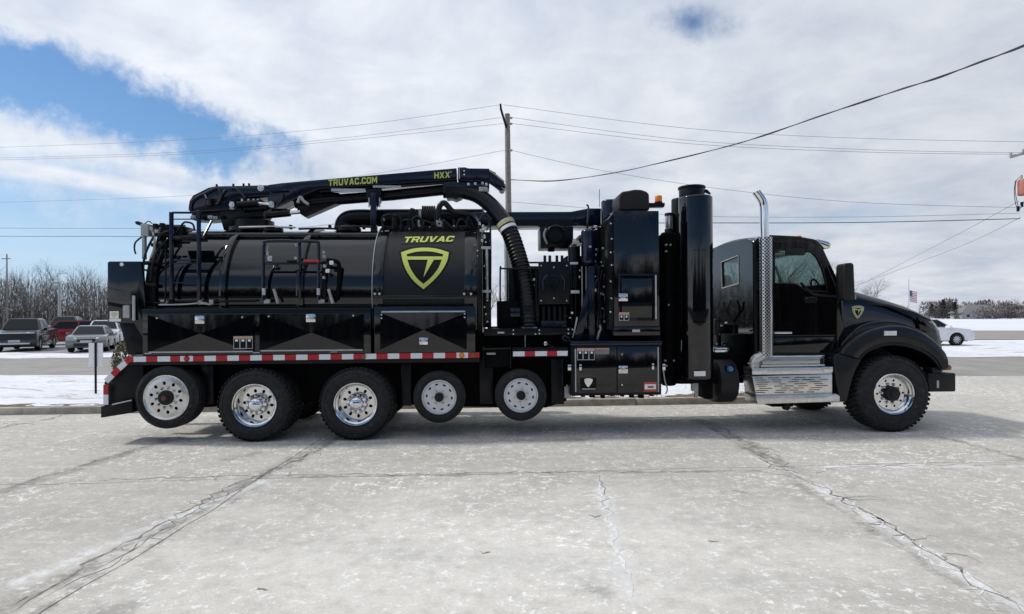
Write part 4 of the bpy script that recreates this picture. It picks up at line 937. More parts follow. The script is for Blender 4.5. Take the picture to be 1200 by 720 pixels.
wheel('steer', 1048.3, 464, 0.0, True, spin=.7)
def zline(px, py, w): return L(px, py, w).z
# axles
for px, py in ((297.5, 477), (416.5, 476), (194.3, 466.3), (514.6, 465.8), (610.6, 463.7), (1048.3, 464)):
    p = L(px, py, .2); MB().tube([(p.x, .2, p.z), (p.x, 2.3, p.z)], .08, 10).build('axle', 'dark', T)
for w_ in (.80, 1.62): b('chassis_rail', 158, 428, 1085, 452, w_, .09, 'dark', .01)
b('underbody_shade_box', 175, 426, 1000, 440, .95, .62, 'dark')  # dark box added to shade the underside
pr('wheel_housing', [(168, 424), (664, 417), (664, 470), (640, 478), (545, 477), (350, 470), (236, 478), (170, 470)], .46, .05, 'dark')
for x0, x1 in ((562, 578), (646, 660)): b('suspension_bracket', x0, 420, x1, 474, .30, .16, 'satin')
b('suspension_bracket', 236, 424, 250, 474, .30, .16, 'satin'); b('suspension_bracket', 470, 424, 482, 476, .30, .16, 'satin')

# ---- rear: wing plate, tail fender, tape
pr('wing_plate', [(126, 308), (128, 306.5), (165, 306.5), (168, 330), (171, 362), (171, 414), (168, 397), (157, 379), (140, 379), (126, 376)], .10, .05, 'paint', .004)
wp = pr('wing_plate_gusset', [(140, 379), (157, 379), (168, 397), (168, 416), (150, 416)], .14, .04, 'satin', .004)
p = L(142.5, 310, .095); MB().lathe([(0, 0), (.026, 0), (.026, .02)], p, 'Y', 16).build('hole_light_disc', 'white', T)  # white disc paints the daylight showing through a hole
b('marker_light', 143.5, 358, 151.5, 373, .06, .05, 'greymetal', .012); b('grab_handle', 154.5, 346.5, 157.8, 376, .05, .03, 'galv', .01)
rl = b('label', 128.5, 365, 139, 373.5, .094, .008, 'white', .001, seg=1); shield(lambda a, q: L(130.4 + 6.4 * a, 372.4 - 6 * q, .092), 'lime', rl, Vector((0, -.003, 0)), False)
b('label', 127.8, 373.8, 141.5, 377, .094, .008, 'white', .001, seg=1)
pr('tail_fender', [(150, 424), (168, 424), (168, 470), (156, 470), (122, 478), (122, 448)], .10, .42, 'satin', .01)
pr('tail_bumper', [(118, 476.5), (155, 468.5), (155, 484), (118, 490)], .05, .5, 'satin', .008)
pr('bumper_edge', [(131, 473.6), (154, 468.6), (154, 470), (131, 475.2)], .043, .012, 'galv', .001, seg=1)
b('bed_side_rail', 151, 415.5, 562, 426.5, .055, .4, 'satin', .004)
# conspicuity tape
def tape(p, q, mat, wid=6.3):
    (x0, y0), (x1, y1) = p, q; dx_, dy_ = x1 - x0, y1 - y0; l = sqrt(dx_ * dx_ + dy_ * dy_); nx, ny = -dy_ / l * wid / 2, dx_ / l * wid / 2
    pr('reflective_tape', [(x0 + nx, y0 + ny), (x1 + nx, y1 + ny), (x1 - nx, y1 - ny), (x0 - nx, y0 - ny)], .047, .012, 'refl_red' if mat else 'refl_white', .0005, seg=1)
def yt(x): return 421.2 + (416.4 - 421.2) * (x - 165) / (555 - 165)
edges = [156.4, 171.1, 184.4, 199.4, 211.0, 226.1] + [226.1 + 13.43 * k for k in range(1, 26)]
pr('reflective_tape', [(149.6, 418.2), (156.4, 418.0), (156.4, 424.4), (152.5, 424.5), (148.5, 427.5), (145.8, 422.2)], .047, .012, 'refl_red', .0005, seg=1)
for i in range(len(edges) - 1): tape((edges[i], yt(edges[i])), (edges[i + 1], yt(edges[i + 1])), i % 2)
dg = [(147.0, 425.0), (139.0, 432.4), (131.6, 439.6), (124.0, 447.2)]
for i in range(3): tape(dg[i], dg[i + 1], i % 2, 6.6)
for k, (y0, y1) in enumerate(((451.0, 462.6), (462.8, 474.5))): tape((123.8, y0), (123.8, y1), 1 - k, 5.6)
for x, m_ in ((218.5, 'redlens'), (541, 'amber')):
    p = L(x, yt(x), .04); MB().lathe([(0, -.022), (.02, -.02), (.036, -.006), (.04, .01)], p, 'Y', 20).build('marker_light', m_, T)
for x in (425.8, 555): b('marker_light', x - 2.6, yt(x) - 2.8, x + 2.6, yt(x) + 2.8, .03, .03, 'orange_dull', .008)

# ---- toolboxes under the tank
b('toolbox_row', 167, 361.5, 434.5, 416.2, .07, .50, 'paint', .006)
b('toolbox_lid_edge', 166, 362.6, 435, 366.2, .04, .52, 'satin', .006)
def envelope_door(x0, x1, y0, y1, w, par=None, deep=-.014, top_only=False):
    """pressed door skin: four facets running to a shallow centre"""
    A = [L(x0, y0, w), L(x1, y0, w), L(x1, y1, w), L(x0, y1, w)]; c = sum(A, Vector()) / 4 + Vector((0, deep, 0))
    if top_only: c = A[0].lerp(A[1], .5).lerp(A[3].lerp(A[2], .5), .46) + Vector((0, deep, 0))
    m_ = MB(); v_ = [m_.bm.verts.new(p) for p in A]; cv = m_.bm.verts.new(c)
    for i in range(4): m_.bm.faces.new((v_[i], v_[(i + 1) % 4], cv))
    k = [m_.bm.verts.new(p + Vector((0, .045, 0))) for p in A]
    for i in range(4): m_.bm.faces.new((v_[i], k[i], k[(i + 1) % 4], v_[(i + 1) % 4]))
    return m_.build('toolbox_door', 'paint', par or T, sharp=2)
d1 = envelope_door(173, 296.5, 369, 413.2, .032); d2 = envelope_door(304, 426, 368, 412, .032)
for dd, x0, x1, y_ in ((d1, 174, 296, 412.6), (d2, 305, 425, 410.8)): b('door_edge_trim', x0, y_ - .7, x1, y_ + .8, .022, .012, 'galv', .001, dd, 1)
def latch(x, y, w, par, r=5.6):
    a = b('latch_plate', x - r, y - r * .85, x + r, y + r * .85, w - .012, .014, 'alu', .01, par); b('latch_paddle', x - r * .6, y - r * .45, x + r * .6, y + r * .45, w - .02, .012, 'steel', .004, par)
latch(233.8, 375, .03, d1); latch(364, 373, .03, d2)
def warn_label(x0, y0, x1, y1, w, n, par):
    f = b('label', x0, y0, x1, y1, w, .004, 'galv', .0005, par, 1); wd = (x1 - x0) / n
    for i in range(n):
        b('label_picture', x0 + wd * i + .7, y0 + 3.2, x0 + wd * (i + 1) - .7, y1 - .8, w - .003, .003, 'black_decal', .0003, par, 1)
        b('label_heading', x0 + wd * i + .7, y0 + .6, x0 + wd * (i + 1) - .7, y0 + 2.4, w - .003, .003, 'label_orange', .0003, par, 1)
        b('label_symbol', x0 + wd * i + 2.0, y0 + 3.8, x0 + wd * (i + 1) - 2.2, y0 + 6.2, w - .006, .003, 'white', .0003, par, 1)
warn_label(273.5, 394.2, 296, 409, .024, 3, d1)
for x, y in ((184, 373), (284, 372), (315, 371), (414, 370)):
    p = L(x, y, .03); MB().lathe([(0, -.008), (.012, -.006), (.014, .006)], p, 'Y', 10).build('door_bolt', 'steel', T)
b('toolbox', 438.5, 359.5, 557, 415, .065, .5, 'paint', .008)
d3 = envelope_door(445.5, 547, 366.8, 410, .03, top_only=True); b('door_edge_trim', 447, 364.6, 545, 366.3, .022, .014, 'galv', .001, d3, 1)
latch(496.3, 400, .03, d3, 5.0)
for x, y in ((447, 369), (447, 373), (544.5, 368), (544.5, 372)):
    p = L(x, y, .028); MB().lathe([(0, -.008), (.012, -.006), (.014, .006)], p, 'Y', 10).build('door_bolt', 'steel', T)
for x, y in ((173.5, 414.5), (300, 413.5), (391, 412.6)): b('drain_slot', x - 4, y - .7, x + 4, y + .6, .05, .02, 'galv', .001, None, 1)

# ---- debris tank
TW, TZ, TR = 1.27, 2.085, 1.02
def u_at(px, py=330, w=.26): return L(px, py, w).x
tank = empty('debris_tank', (0, 0, 0), 0, T)
u0, u1 = u_at(181), u_at(441)
MB().lathe([(TR, u0 - 0), (TR, u1)], (0, TW, TZ), 'X', 96).build('shell', 'paint', tank)
MB().lathe([(.0, u0 - .26), (.35, u0 - .245), (.65, u0 - .19), (.86, u0 - .10), (TR * .96, u0)], (0, TW, TZ), 'X', 72).build('door_dome', 'paint', tank)
MB().lathe([(TR - .05, u0 - .10), (TR + .05, u0 - .10), (TR + .065, u0 - .08), (TR + .065, u0 - .01), (TR + .05, u0), (TR + .05, u0 + .035), (TR - .02, u0 + .035)], (0, TW, TZ), 'X', 96).build('flange', 'satin', tank)
for px in (262, 352):
    u = u_at(px); MB().lathe([(TR - .01, u - .045), (TR + .05, u - .045), (TR + .055, u - .035), (TR + .055, u + .035), (TR + .05, u + .045), (TR - .01, u + .045)], (0, TW, TZ), 'X', 96).build('tank_band', 'paint', tank)
# clamps round the rear flange
for a in [-.5, -.2, .1, .4, .7, 1.0, 1.3]:
    c = Vector((u0 - .03, TW - cos(a) * (TR + .07), TZ + sin(a) * (TR + .07))); MB().tube([c + Vector((-.10, 0, 0)), c + Vector((.10, 0, 0))], .03, 8).build('door_clamp', 'satin', tank)
# wrapped collar with the logo
CR = 1.045; c0, c1 = u_at(437.5, 310), u_at(559, 310)
collar = empty('tank_collar', (0, 0, 0), 0, T)
MB().lathe([(CR - .08, c0), (CR - .01, c0), (CR, c0 + .012), (CR, c1 - .012), (CR - .01, c1), (CR - .08, c1)], (0, TW, TZ), 'X', 96).build('wrap_panel', 'matte', collar)
for a0_, a1_ in ((437.5, 449), (544.5, 559)):
    q0, q1 = u_at(a0_, 310), u_at(a1_, 310)
    MB().lathe([(CR - .02, q0 - .004), (CR + .022, q0 - .004), (CR + .026, q0 + .008), (CR + .026, q1 - .008), (CR + .022, q1), (CR - .02, q1)], (0, TW, TZ), 'X', 96).build('collar_band', 'paint', collar)
q0 = u_at(437.5, 310); MB().lathe([(CR + .018, q0 - .014), (CR + .034, q0 - .014), (CR + .034, q0 - .005), (CR + .018, q0 - .005)], (0, TW, TZ), 'X', 96).build('edge_strip', 'galv', collar)
cyl = lambda r: (lambda x, y: L_cyl(x, y, TW, TZ, r))
on = cyl(CR + .0045); on2 = cyl(CR + .002)
sq = lambda a, q: on(470.0 + 55.9 * a, 339.2 - 48.8 * q)
MB().fill2d([[(x_ * 1.10 - .05, y_ * 1.10 - .055) for x_, y_ in SH_OUT]], lambda a, q: on2(470.0 + 55.9 * a, 339.2 - 48.8 * q), None, [('b', k / 12) for k in range(0, 13)]).build('shield_backing', 'black_decal', collar, sharp=20)
shield(sq, 'lime', collar, Vector((0, -.004, 0)))
lettering('TRUVAC', lambda a, q: on(472.0 + (530.2 - 472.0) * a, 284.4 - 1.1 * a - 6.6 * q), .10, .38, 'lime', collar)
MB().fill2d([[(-.03, -.35), (1.02, -.3), (1.06, 1.3), (-.0, 1.2)]], lambda a, q: on2(472.0 + 58.2 * a, 284.4 - 1.1 * a - 6.6 * q), None).build('word_backing', 'black_decal', collar, sharp=20)
b('collar_sill', 437, 346, 560, 350.5, .20, .10, 'paint', .01, collar); b('collar_apron', 436, 350, 561, 361, .24, .1, 'satin', .01, collar)
for x in (439.5, 445, 544, 552):
    p = L(x, 344.6, .2); MB().lathe([(0, -.03), (.018, -.026), (.02, .02)], p, 'Y', 10).build('clamp_bolt', 'steel', collar)
b('clamp_block', 440, 342.5, 448, 347, .195, .05, 'satin', .008, collar); b('clamp_block', 544, 342.5, 552, 347, .195, .05, 'satin', .008, collar)
# tank end flange on the right, hinges
ue = u_at(565, 310); MB().lathe([(CR - .3, c1), (CR + .03, c1), (CR + .04, c1 + .01), (CR + .04, ue - .01), (CR + .02, ue), (CR - .3, ue)], (0, TW, TZ), 'X', 96).build('flange', 'satin', collar)
for y_ in (290.4, 341.5): b('hinge_strap', 564, y_ - 1.4, 575, y_ + 1.6, .34, .05, 'galv', .004, collar)
tb('flange_rod', [(574.5, 262, .4), (575, 300, .4), (574.8, 352, .4)], .014, 'satin'); tb('flange_rod', [(570.5, 290, .36), (571, 350, .36)], .02, 'greymetal')
b('flange_post', 565.5, 272, 575.5, 384, .5, .12, 'satin', .01)
for k, y_ in enumerate((276, 284, 300, 312, 326, 352, 360, 368, 377)):
    p = L(567.5 + (k % 3) * 1.8, y_, .44); MB().lathe([(0, -.02), (.014, -.016), (.016, .03)], p, 'Y', 8).build('flange_bolt', 'steel', T)
# sill between tank and toolboxes
b('tank_saddle', 172, 350, 437, 363, .36, .3, 'satin', .01)
tb('hydraulic_pipe', [(172, 355, .2), (250, 353.6, .2), (300, 353, .2)], .014, 'satin', 8)
tb('sample_tap', [(181, 355.2, .14), (192, 354.6, .14), (193.5, 352, .14), (194, 340, .14), (194.2, 292, .14)], .011, 'satin')
for x in (190, 193.5, 234, 247): b('valve_body', x - 2.2, 351.5, x + 2.2, 357.5, .15, .06, 'greymetal', .006)
pr('valve_lever', [(232, 354), (240, 354.3), (247, 356.6), (246, 358.2), (234, 356.5)], .13, .02, 'greymetal', .003)
tb('hydraulic_pipe', [(186, 357.5, .12), (215, 357, .12), (232, 355.5, .12)], .01, 'galv')

# rear access frame, mid rails
def frame(pts, r, mat='boompaint', name='access_rail', sm=0, seg=8): return tb(name, pts, r, mat, seg, sm)
for x in (200, 232.2): b('access_post', x - 1.9, 248.5 if x < 210 else 246.5, x + 1.9, 352, .12, .05, 'boompaint', .006)
for y_, th in ((249.2, 1.1), (256.8, .5), (278, 1.5), (305, .8), (308.6, .6), (331.5, .6)): b('access_rung', 201.5, y_ - th, 230.8, y_ + th, .13, .035, 'boompaint', .004)
b('access_step', 201, 276.6, 232, 280.6, .14, .3, 'satin', .006)
tb('grab_handle', [(206, 275, .3), (214, 262.5, .3), (219, 260.5, .3), (226, 263, .3), (228, 270, .3)], .014, 'satin', 8, 5)
tb('strut', [(237, 281, .25), (248, 259.5, .5)], .018, 'satin', 8, 0)
MB().tube([L(225, 303, .5) , L(216, 326, .3)], .03, 8).build('strut', 'satin', T)
for x in (308.6, 373.4):
    tb('guard_rail', [(x, 352, .14), (x, 300, .14), (x + (1 if x < 340 else -.4), 287, .14), (x + (4 if x < 340 else -4), 283.2, .14), (341, 282.6, .14)], .024, 'boompaint', 8, 6)
b('guard_bar', 309, 307.2, 373, 310.2, .13, .035, 'boompaint', .006); b('guard_bar', 349.6, 284, 352.4, 352, .18, .04, 'boompaint', .006)
for x0 in (310, 374): tb('latch_strut', [(x0 + 11, 339, .16), (x0 + 16, 356, .16)], .022, 'greymetal', 8, 0); b('latch_block', x0 - 3, 338, x0 + .5, 346, .10, .04, 'galv', .006); b('latch_block', x0 - 1, 351, x0 + 6, 356, .14, .05, 'greymetal', .008)
rv = tb('red_lever', [(356, 306, .10), (374, 306.2, .10)], .022, 'redpaint', 8, 0); b('latch_plate', 336, 305, 347, 309.5, .12, .04, 'satin', .006)
for x, y, s_ in ((312.5, 297, 2.2), (316, 303, 3), (347, 287.5, 1.6), (346.5, 303, 1.8), (379.5, 301, 1.9), (380, 312, 1.8), (388, 308, 2.3), (383.5, 317.5, 2.3), (379, 325.5, 1.6), (379, 296, 1.6)):
    b('fitting', x - s_, y - s_, x + s_, y + s_, .16, .05, 'greymetal' if s_ < 2 else 'white' if s_ > 2.2 and x > 380 else 'steel', .008)
b('control_bracket', 377, 306, 381.5, 352, .2, .06, 'satin', .008); tb('control_hose', [(383, 305, .22), (395, 307, .22), (397.5, 316, .22), (396.5, 340, .22), (394, 352, .22)], .03, 'dark', 8, 6)
tb('control_hose', [(314, 288, .16), (313, 297, .16), (317, 304, .16)], .008, 'galv', 6, 5)
# top of the tank: long pipe, valve bosses, rails
MB().tube([(u_at(196), .72, TZ + TR * .86), (u_at(436), .72, TZ + TR * .86)], .05, 12).build('tank_top_pipe', 'paint', T)
for px, r_ in ((372, .17), (276, .13)): 
    u = u_at(px); MB().lathe([(r_, 0), (r_ + .02, .02), (r_ + .02, .07), (r_ * .8, .10), (0, .11)], (u + .3, TW - .35, TZ + TR * .93), 'Z', 28).build('hatch', 'satin', T)
# junction box, work lamp and hoses at the tank's rear top
b('junction_box', 164.5, 262.5, 173.8, 276.5, .22, .14, 'greymetal', .008); b('box_stand', 166, 276, 169.5, 304, .26, .06, 'galv', .006)
pr('work_lamp', [(157.5, 260), (161, 259), (166, 262.6), (164.5, 264.8), (159, 263)], .24, .10, 'hub', .006)
tb('cable', [(169, 263, .24), (174, 259.4, .24), (178, 262, .3)], .008, 'wire', 6, 5)
for k, q in enumerate(([(166, 278, .2), (159, 284, .2), (157.5, 291, .2), (159, 298, .2)], [(178, 268, .25), (181, 280, .2), (180.5, 292, .2), (176.5, 302, .2)], [(190, 266, .4), (180, 278, .2), (171, 296, .2), (168, 312, .2), (168.5, 330, .2)], [(197, 280, .3), (186, 292, .2), (180, 306, .2), (176, 330, .2)], [(200, 270, .5), (187, 276, .3), (184, 290, .25), (186, 300, .25)])):
    tb('hydraulic_hose', q, .016 if k else .012, 'hose' if k not in (1,) else 'greymetal', 8, 6)
for x, y, s_ in ((181, 264.5, 2.5), (189, 263.8, 2.5), (183, 271, 2), (177, 268, 2), (169, 316.5, 1.3), (158, 320, 1.2), (161, 318.8, 1.2), (170, 350, 1.4)): b('fitting', x - s_, y - s_, x + s_, y + s_, .2, .06, 'satin' if s_ > 2 else 'greymetal', .006)
b('top_bracket', 179, 263, 200, 277, .5, .5, 'satin', .01); b('top_bracket', 203, 265, 214, 276, .6, .3, 'satin', .01)

# ---- boom
BW = 1.08
boom = empty('boom', (0, 0, 0), 0, T)
pr('boom_base', [(221.5, 236), (226, 229), (244, 220), (252, 218.4), (313, 217), (315, 219), (315, 229.5), (287, 231.5), (279, 234), (277, 246.2), (222, 249.5)], BW, .46, 'boompaint', .012, boom)
pr('boom_arm', [(313.5, 216.8), (330, 214.6), (352, 212.6), (535, 197.1), (535, 210.6), (373, 221.8), (318, 245.6), (313.5, 244.6)], BW + .01, .42, 'boompaint', .010, boom)
pr('boom_tip', [(536.5, 196.2), (545, 196), (549, 197.3), (573.5, 197.6), (573.5, 213.5), (536.5, 211.6)], BW - .01, .44, 'boompaint', .010, boom)
b('boom_joint_strip', 537.6, 197.6, 538.8, 209.5, BW - .016, .01, 'galv', .001, boom, 1)
for y_ in (200.7, 204.9): 
    p = L(544, y_, BW - .012); MB().lathe([(0, -.012), (.012, -.01), (.014, .01)], p, 'Y', 10).build('joint_bolt', 'white', boom)
pr('tip_roller_frame', [(573.5, 199.5), (577, 201), (591, 212.8), (589.5, 223.5), (586, 224), (573.5, 214.5)], BW + .0, .06, 'boompaint', .006, boom); pr('tip_roller_frame', [(573.5, 199.5), (577, 201), (591, 212.8), (589.5, 223.5), (586, 224), (573.5, 214.5)], BW + .36, .06, 'boompaint', .006, boom)
pr('tip_edge', [(573.5, 199), (577, 200.4), (591.4, 212.4), (590.6, 214), (576.4, 202.4), (573.5, 201)], BW - .012, .02, 'greymetal', .002, boom)
for x, y in ((578, 205), (584, 211), (589, 218)): MB().tube([L(x, y, BW + .02), L(x, y, BW + .02) + Vector((0, .38, 0))], .05, 12).build('tip_roller', 'satin', boom)
tb('tip_ring', [(588, 220, BW - .02), (592, 223, BW - .02), (593.5, 219.5, BW - .02), (590.5, 217, BW - .02)], .008, 'greymetal', 6, 5, boom)
tb('boom_rail', [(375, 224.5, BW + .06), (460, 218.4, BW + .06), (536, 212.6, BW + .06)], .028, 'satin', 8, 0, boom)
b('boom_sky_gap_strip', 388, 221.2, 428, 224.6, BW + .005, .01, 'galv', .001, boom, 1)  # pale strips paint in the sky seen through gaps under the arm
b('boom_sky_gap_strip', 437, 217.6, 470, 220.2, BW + .005, .01, 'galv', .001, boom, 1)
pr('boom_slide', [(520, 214.5), (573.5, 211.5), (573.5, 221), (521, 221)], BW + .03, .34, 'boompaint', .008, boom)
for x, y in ((549, 216), (557, 215.4), (565.5, 214.6), (570, 216)): b('roller_fitting', x - 1.6, y - 1.6, x + 1.6, y + 1.6, BW - .0, .06, 'alu', .01, boom)
b('roller_block', 561, 219, 571.5, 224.5, BW - .01, .1, 'greymetal', .01, boom)
pr('boom_bracket', [(522, 222), (541, 221), (541, 230.5), (534, 233.4), (529, 231.4), (523, 232)], BW + .05, .3, 'satin', .01, boom)
tb('boom_suction_pipe', [(346, 238.5, BW + .18), (392, 234.4, BW + .18), (460, 229, BW + .18), (522, 222.6, BW + .18)], .085, 'satin', 20, 0, boom)
pr('boom_cradle', [(347, 240), (372, 224), (397, 226), (400, 236), (357, 254.5), (349, 249)], BW + .12, .2, 'satin', .01, boom)
tb('boom_cradle_hoop', [(349, 238, BW + .02), (352, 231, BW + .02), (356, 236, BW + .02), (362, 240, BW + .02)], .025, 'greymetal', 8, 5, boom)
tb('lift_cylinder', [(286, 245.5, BW - .0), (314, 243.5, BW - .0)], .045, 'satin', 14, 0, boom)
tb('lift_cylinder', [(279, 240.2, BW - .04), (303, 238.4, BW - .04)], .055, 'satin', 14, 0, boom); tb('cylinder_rod', [(303, 238.4, BW - .04), (316, 240, BW - .04)], .025, 'chrome', 12, 0, boom)
for x, y, r_ in ((271.5, 240, .04), (317.5, 239.5, .048), (305.5, 220.5, .05)):
    p = L(x, y, BW - .045); MB().lathe([(0, -.02), (r_ * .5, -.02), (r_ * .55, -.005), (r_, -.005), (r_, .04)], p, 'Y', 20).build('pivot_pin', 'steel', boom)
pr('pivot_link', [(269, 236), (274, 236.5), (274, 246), (269, 245.5)], BW - .03, .03, 'greymetal', .004, boom)
tb('lift_cylinder', [(312, 252.5, BW - .05), (340, 249.8, BW - .05)], .055, 'satin', 14, 0, boom); tb('cylinder_rod', [(340, 249.8, BW - .05), (352, 248.6, BW - .05)], .03, 'chrome', 12, 0, boom)
b('cylinder_guard', 318, 244.6, 336.5, 248, BW - .03, .012, 'dark', .001, boom, 1); b('boom_recess_valves', 281, 232.5, 304, 237.4, BW + .0, .2, 'satin', .01, boom)
for x in (283.5, 291, 297, 302): b('recess_fitting', x - 1.3, 233.2, x + 1.3, 237.2, BW - .02, .04, 'steel', .006, boom)
pr('boom_pivot_mount', [(258, 244), (312, 243), (306, 254), (288, 256), (286, 270), (262, 270), (258, 256)], BW + .02, .42, 'satin', .012, boom)
pr('boom_pivot_mount', [(225, 250), (262, 247), (262, 256), (240, 258), (222, 257)], BW + .04, .36, 'satin', .012, boom)
MB().lathe([(.36, 0), (.38, .02), (.38, .08), (.34, .10), (.30, .10), (.30, .2), (.0, .2)], (u_at(262) + .05, TW, TZ + TR - .04), 'Z', 40).build('slew_ring', 'satin', boom)
for k, x in enumerate((226, 235, 246, 252, 259)): b('mount_fitting', x - 3, 252.5 + (k % 2), x + 3, 256.5 + (k % 2), BW - .02, .06, ('greymetal', 'satin', 'galv')[k % 3], .01, boom)
for k, q in enumerate(([(222, 247, BW - .03), (223.5, 237, BW - .03), (231, 230.5, BW - .03), (242, 225.5, BW - .03), (252, 220.5, BW - .03), (256, 222, BW - .03), (259, 229, BW - .03), (255, 236, BW - .03)], [(264, 222.5, BW - .03), (259.5, 229, BW - .03), (257, 236, BW - .03), (253, 240, BW - .03)], [(288, 232, BW - .03), (282, 226, BW - .03), (276, 221, BW - .03), (270, 220, BW - .03)], [(315, 224, BW - .03), (325, 223.6, BW - .03), (336, 223, BW - .03)], [(330, 226, BW - .03), (329.5, 234, BW - .03), (323, 242, BW - .03)], [(240, 228, BW - .03), (243, 234, BW - .03), (247, 238, BW - .03)])):
    tb('boom_hose', q, .014 if k < 3 else .01, 'wire' if k != 5 else 'galv', 8, 6, boom)
b('valve_block', 240, 232, 247, 241.5, BW - .06, .07, 'hub', .006, boom); b('valve_label', 242, 235, 244.4, 240, BW - .064, .006, 'redcap', .001, boom, 1); b('hose_clamp', 315, 222.6, 336, 224.4, BW - .05, .03, 'satin', .006, boom)
for x, y in ((253.5, 218), (273, 217.6), (285, 217.2), (291.5, 217)): b('lifting_eye', x - 1, y - 2.2, x + 1, y + 1, BW + .05, .03, 'satin', .003, boom, 1)
lettering('TRUVAC.COM', flat_place(385.0, 218.4, 442.0, 214.9, 7.7, BW + .004), .16, 0, 'lime', boom)
lettering('HXX', flat_place(508.8, 209.6, 527.3, 208.4, 7.2, BW + .004), .14, 0, 'lime', boom)
b('trade_mark', 527.8, 201.2, 529.4, 202.6, BW + .002, .006, 'lime', .0005, boom, 1)
# boom rest
b('boom_rest_post', 434, 226, 441, 274, BW - .08, .14, 'boompaint', .006, boom); pr('boom_rest_saddle', [(428, 222.5), (447, 221.2), (446, 236), (441, 242), (434, 242), (431, 236)], BW - .06, .12, 'satin', .008, boom)
for x in (432.5, 445): tb('rest_bolt', [(x, 232, BW - .07), (x, 243, BW - .07)], .012, 'greymetal', 6, 0, boom)
# suction hose from the boom
hose = empty('suction_hose', (0, 0, 0), 0, T)
HP = [(520, 223.5, 1.26), (541, 224.2, 1.24), (559, 229, 1.20), (575, 240.5, 1.12), (588, 256, 1.02), (598, 274, .92), (607, 300, .8), (613.5, 325, .7), (617.5, 350, .6), (619.5, 384, .52)]
def spline(pts, n=12):
    q = [L(*p) for p in pts]; out = []
    for i in range(len(q) - 1):
        p0, p1, p2, p3 = q[max(i - 1, 0)], q[i], q[i + 1], q[min(i + 2, len(q) - 1)]
        for k in range(n):
            t = k / n; out.append(.5 * ((2 * p1) + (p2 - p0) * t + (2 * p0 - 5 * p1 + 4 * p2 - p3) * t * t + (3 * p1 - p0 - 3 * p2 + p3) * t ** 3))
    return out + [q[-1]]
sp = spline(HP); cut = 4 * 12 + 5
MB().tube(sp[:cut + 1], .125, 24).build('smooth_elbow', 'hose', hose)
# ribbed length: walk the curve evenly, swelling at each rib
seg_pts = [sp[cut]]; rad = [.118]
dense = []
for a, c in zip(sp[cut:], sp[cut + 1:]):
    for k in range(10): dense.append(a.lerp(c, k / 10))
acc = 0; last = dense[0]; step = .0085
for p in dense[1:]:
    acc += (p - last).length; last = p
    if acc >= step: seg_pts.append(p); acc = 0; rad.append(.122 + .016 * (1 if (len(rad) % 6) in (1, 2, 3) else 0))
MB().tube(seg_pts, rad, 24).build('ribbed_hose', 'hose', hose, sharp=60)
def band(i0, i1, r, mat, name, tilt=0):
    MB().tube(sp[i0:i1 + 1], r, 24).build(name, mat, hose)
band(cut - 1, cut + 2, .150, 'tan', 'lashing'); band(cut + 3, cut + 5, .142, 'white', 'hose_collar')
b('hose_clamp', 611, 383.8, 630, 387.2, .40, .3, 'white', .01, hose)
# ---- ducts above and between
duct = empty('air_duct', (0, 0, 0), 0, T)
MB().tube([L(402, 270, 1.35), L(402.5, 264, 1.35), L(406, 258.6, 1.35), L(414, 256, 1.35), L(430, 255.6, 1.35)], .14, 20, 6).build('duct_elbow', 'satin', duct)
tb('duct_pipe', [(428, 255.8, 1.35), (470, 255.4, 1.35), (566, 255.2, 1.35)], .14, 'satin', 20, 0, duct)
pr('duct_box', [(548, 248.6, ), (669, 248.2), (690, 244.2), (704.5, 244.2), (704.5, 265.2), (684, 265.2), (668, 264.2), (548, 264.6)], 1.15, .5, 'boompaint', .012, duct)
pr('duct_ridge', [(560, 257.2), (668, 256.4), (676, 265), (560, 264.9)], 1.13, .03, 'satin', .004, duct)
b('duct_clamp', 490.5, 246.5, 493.5, 257, 1.16, .1, 'galv', .004, duct)
for k in range(6): tb('bellows_ring', [(495.5 + k * 2.7, 252.5, 1.35), (497.3 + k * 2.7, 252.4, 1.35)], .155, 'hose', 20, 0, duct)
pr('duct_valve', [(478, 252), (481, 243.5), (486, 244.6), (488.5, 250), (488, 262), (477, 262)], 1.1, .2, 'satin', .01, duct)
for x in (493.2, 514.6): b('tag_plate', x - 3.6, 258.2, x + 3.6, 266, .95, .02, 'galv', .003, duct); b('tag_mark', x - 1.4, 261, x + 1.4, 263.4, .945, .005, 'hub', .001, duct, 1)
tb('looped_hose', [(513.8, 260, 1.0), (513.6, 248, 1.0), (516.5, 240, 1.0), (521, 238.2, 1.0), (525, 242, 1.0), (531, 248, 1.0), (544, 250.6, 1.0), (556, 254, 1.0), (563, 262, .9)], .045, 'hose', 12, 6, duct)
for x0, x1 in ((459, 466), (476, 482), (486, 490), (518, 522), (530, 534), (548, 553)): b('top_bracket', x0, 257, x1, 272, .98, .1, 'satin', .008, duct)
b('top_deck', 447, 265, 560, 271.5, .95, .6, 'satin', .01, duct); b('tank_lug', 403, 262.2, 408.4, 268.2, 1.0, .1, 'satin', .01, duct)
tb('looped_hose', [(561, 268, .7), (563, 257, .7), (567, 251.5, .7), (571, 253, .7), (573.5, 262, .7), (570, 270, .6)], .016, 'hose', 8, 6, duct)
for x, y in ((562, 262), (566, 265), (563.5, 270), (568, 278), (565, 282), (569, 268)): b('fitting', x - 1.4, y - 1.6, x + 1.4, y + 1.6, .42, .06, 'steel', .008, duct)
tb('antenna', [(702.5, 243, 1.2), (702.5, 222, 1.2)], .005, 'wire', 5, 0, duct)
M['fenderpaint'] = pmat('moulded_black_fender', (.009, .0095, .011), .32, spec=.35, rvar=.06); M['greymetal_bright'] = pmat('aluminised_pipe', (.52, .5, .48), .38, .85, var=.15); M['stepgrey'] = pmat('brushed_step', (.42, .43, .45), .3, .9, rvar=.08)
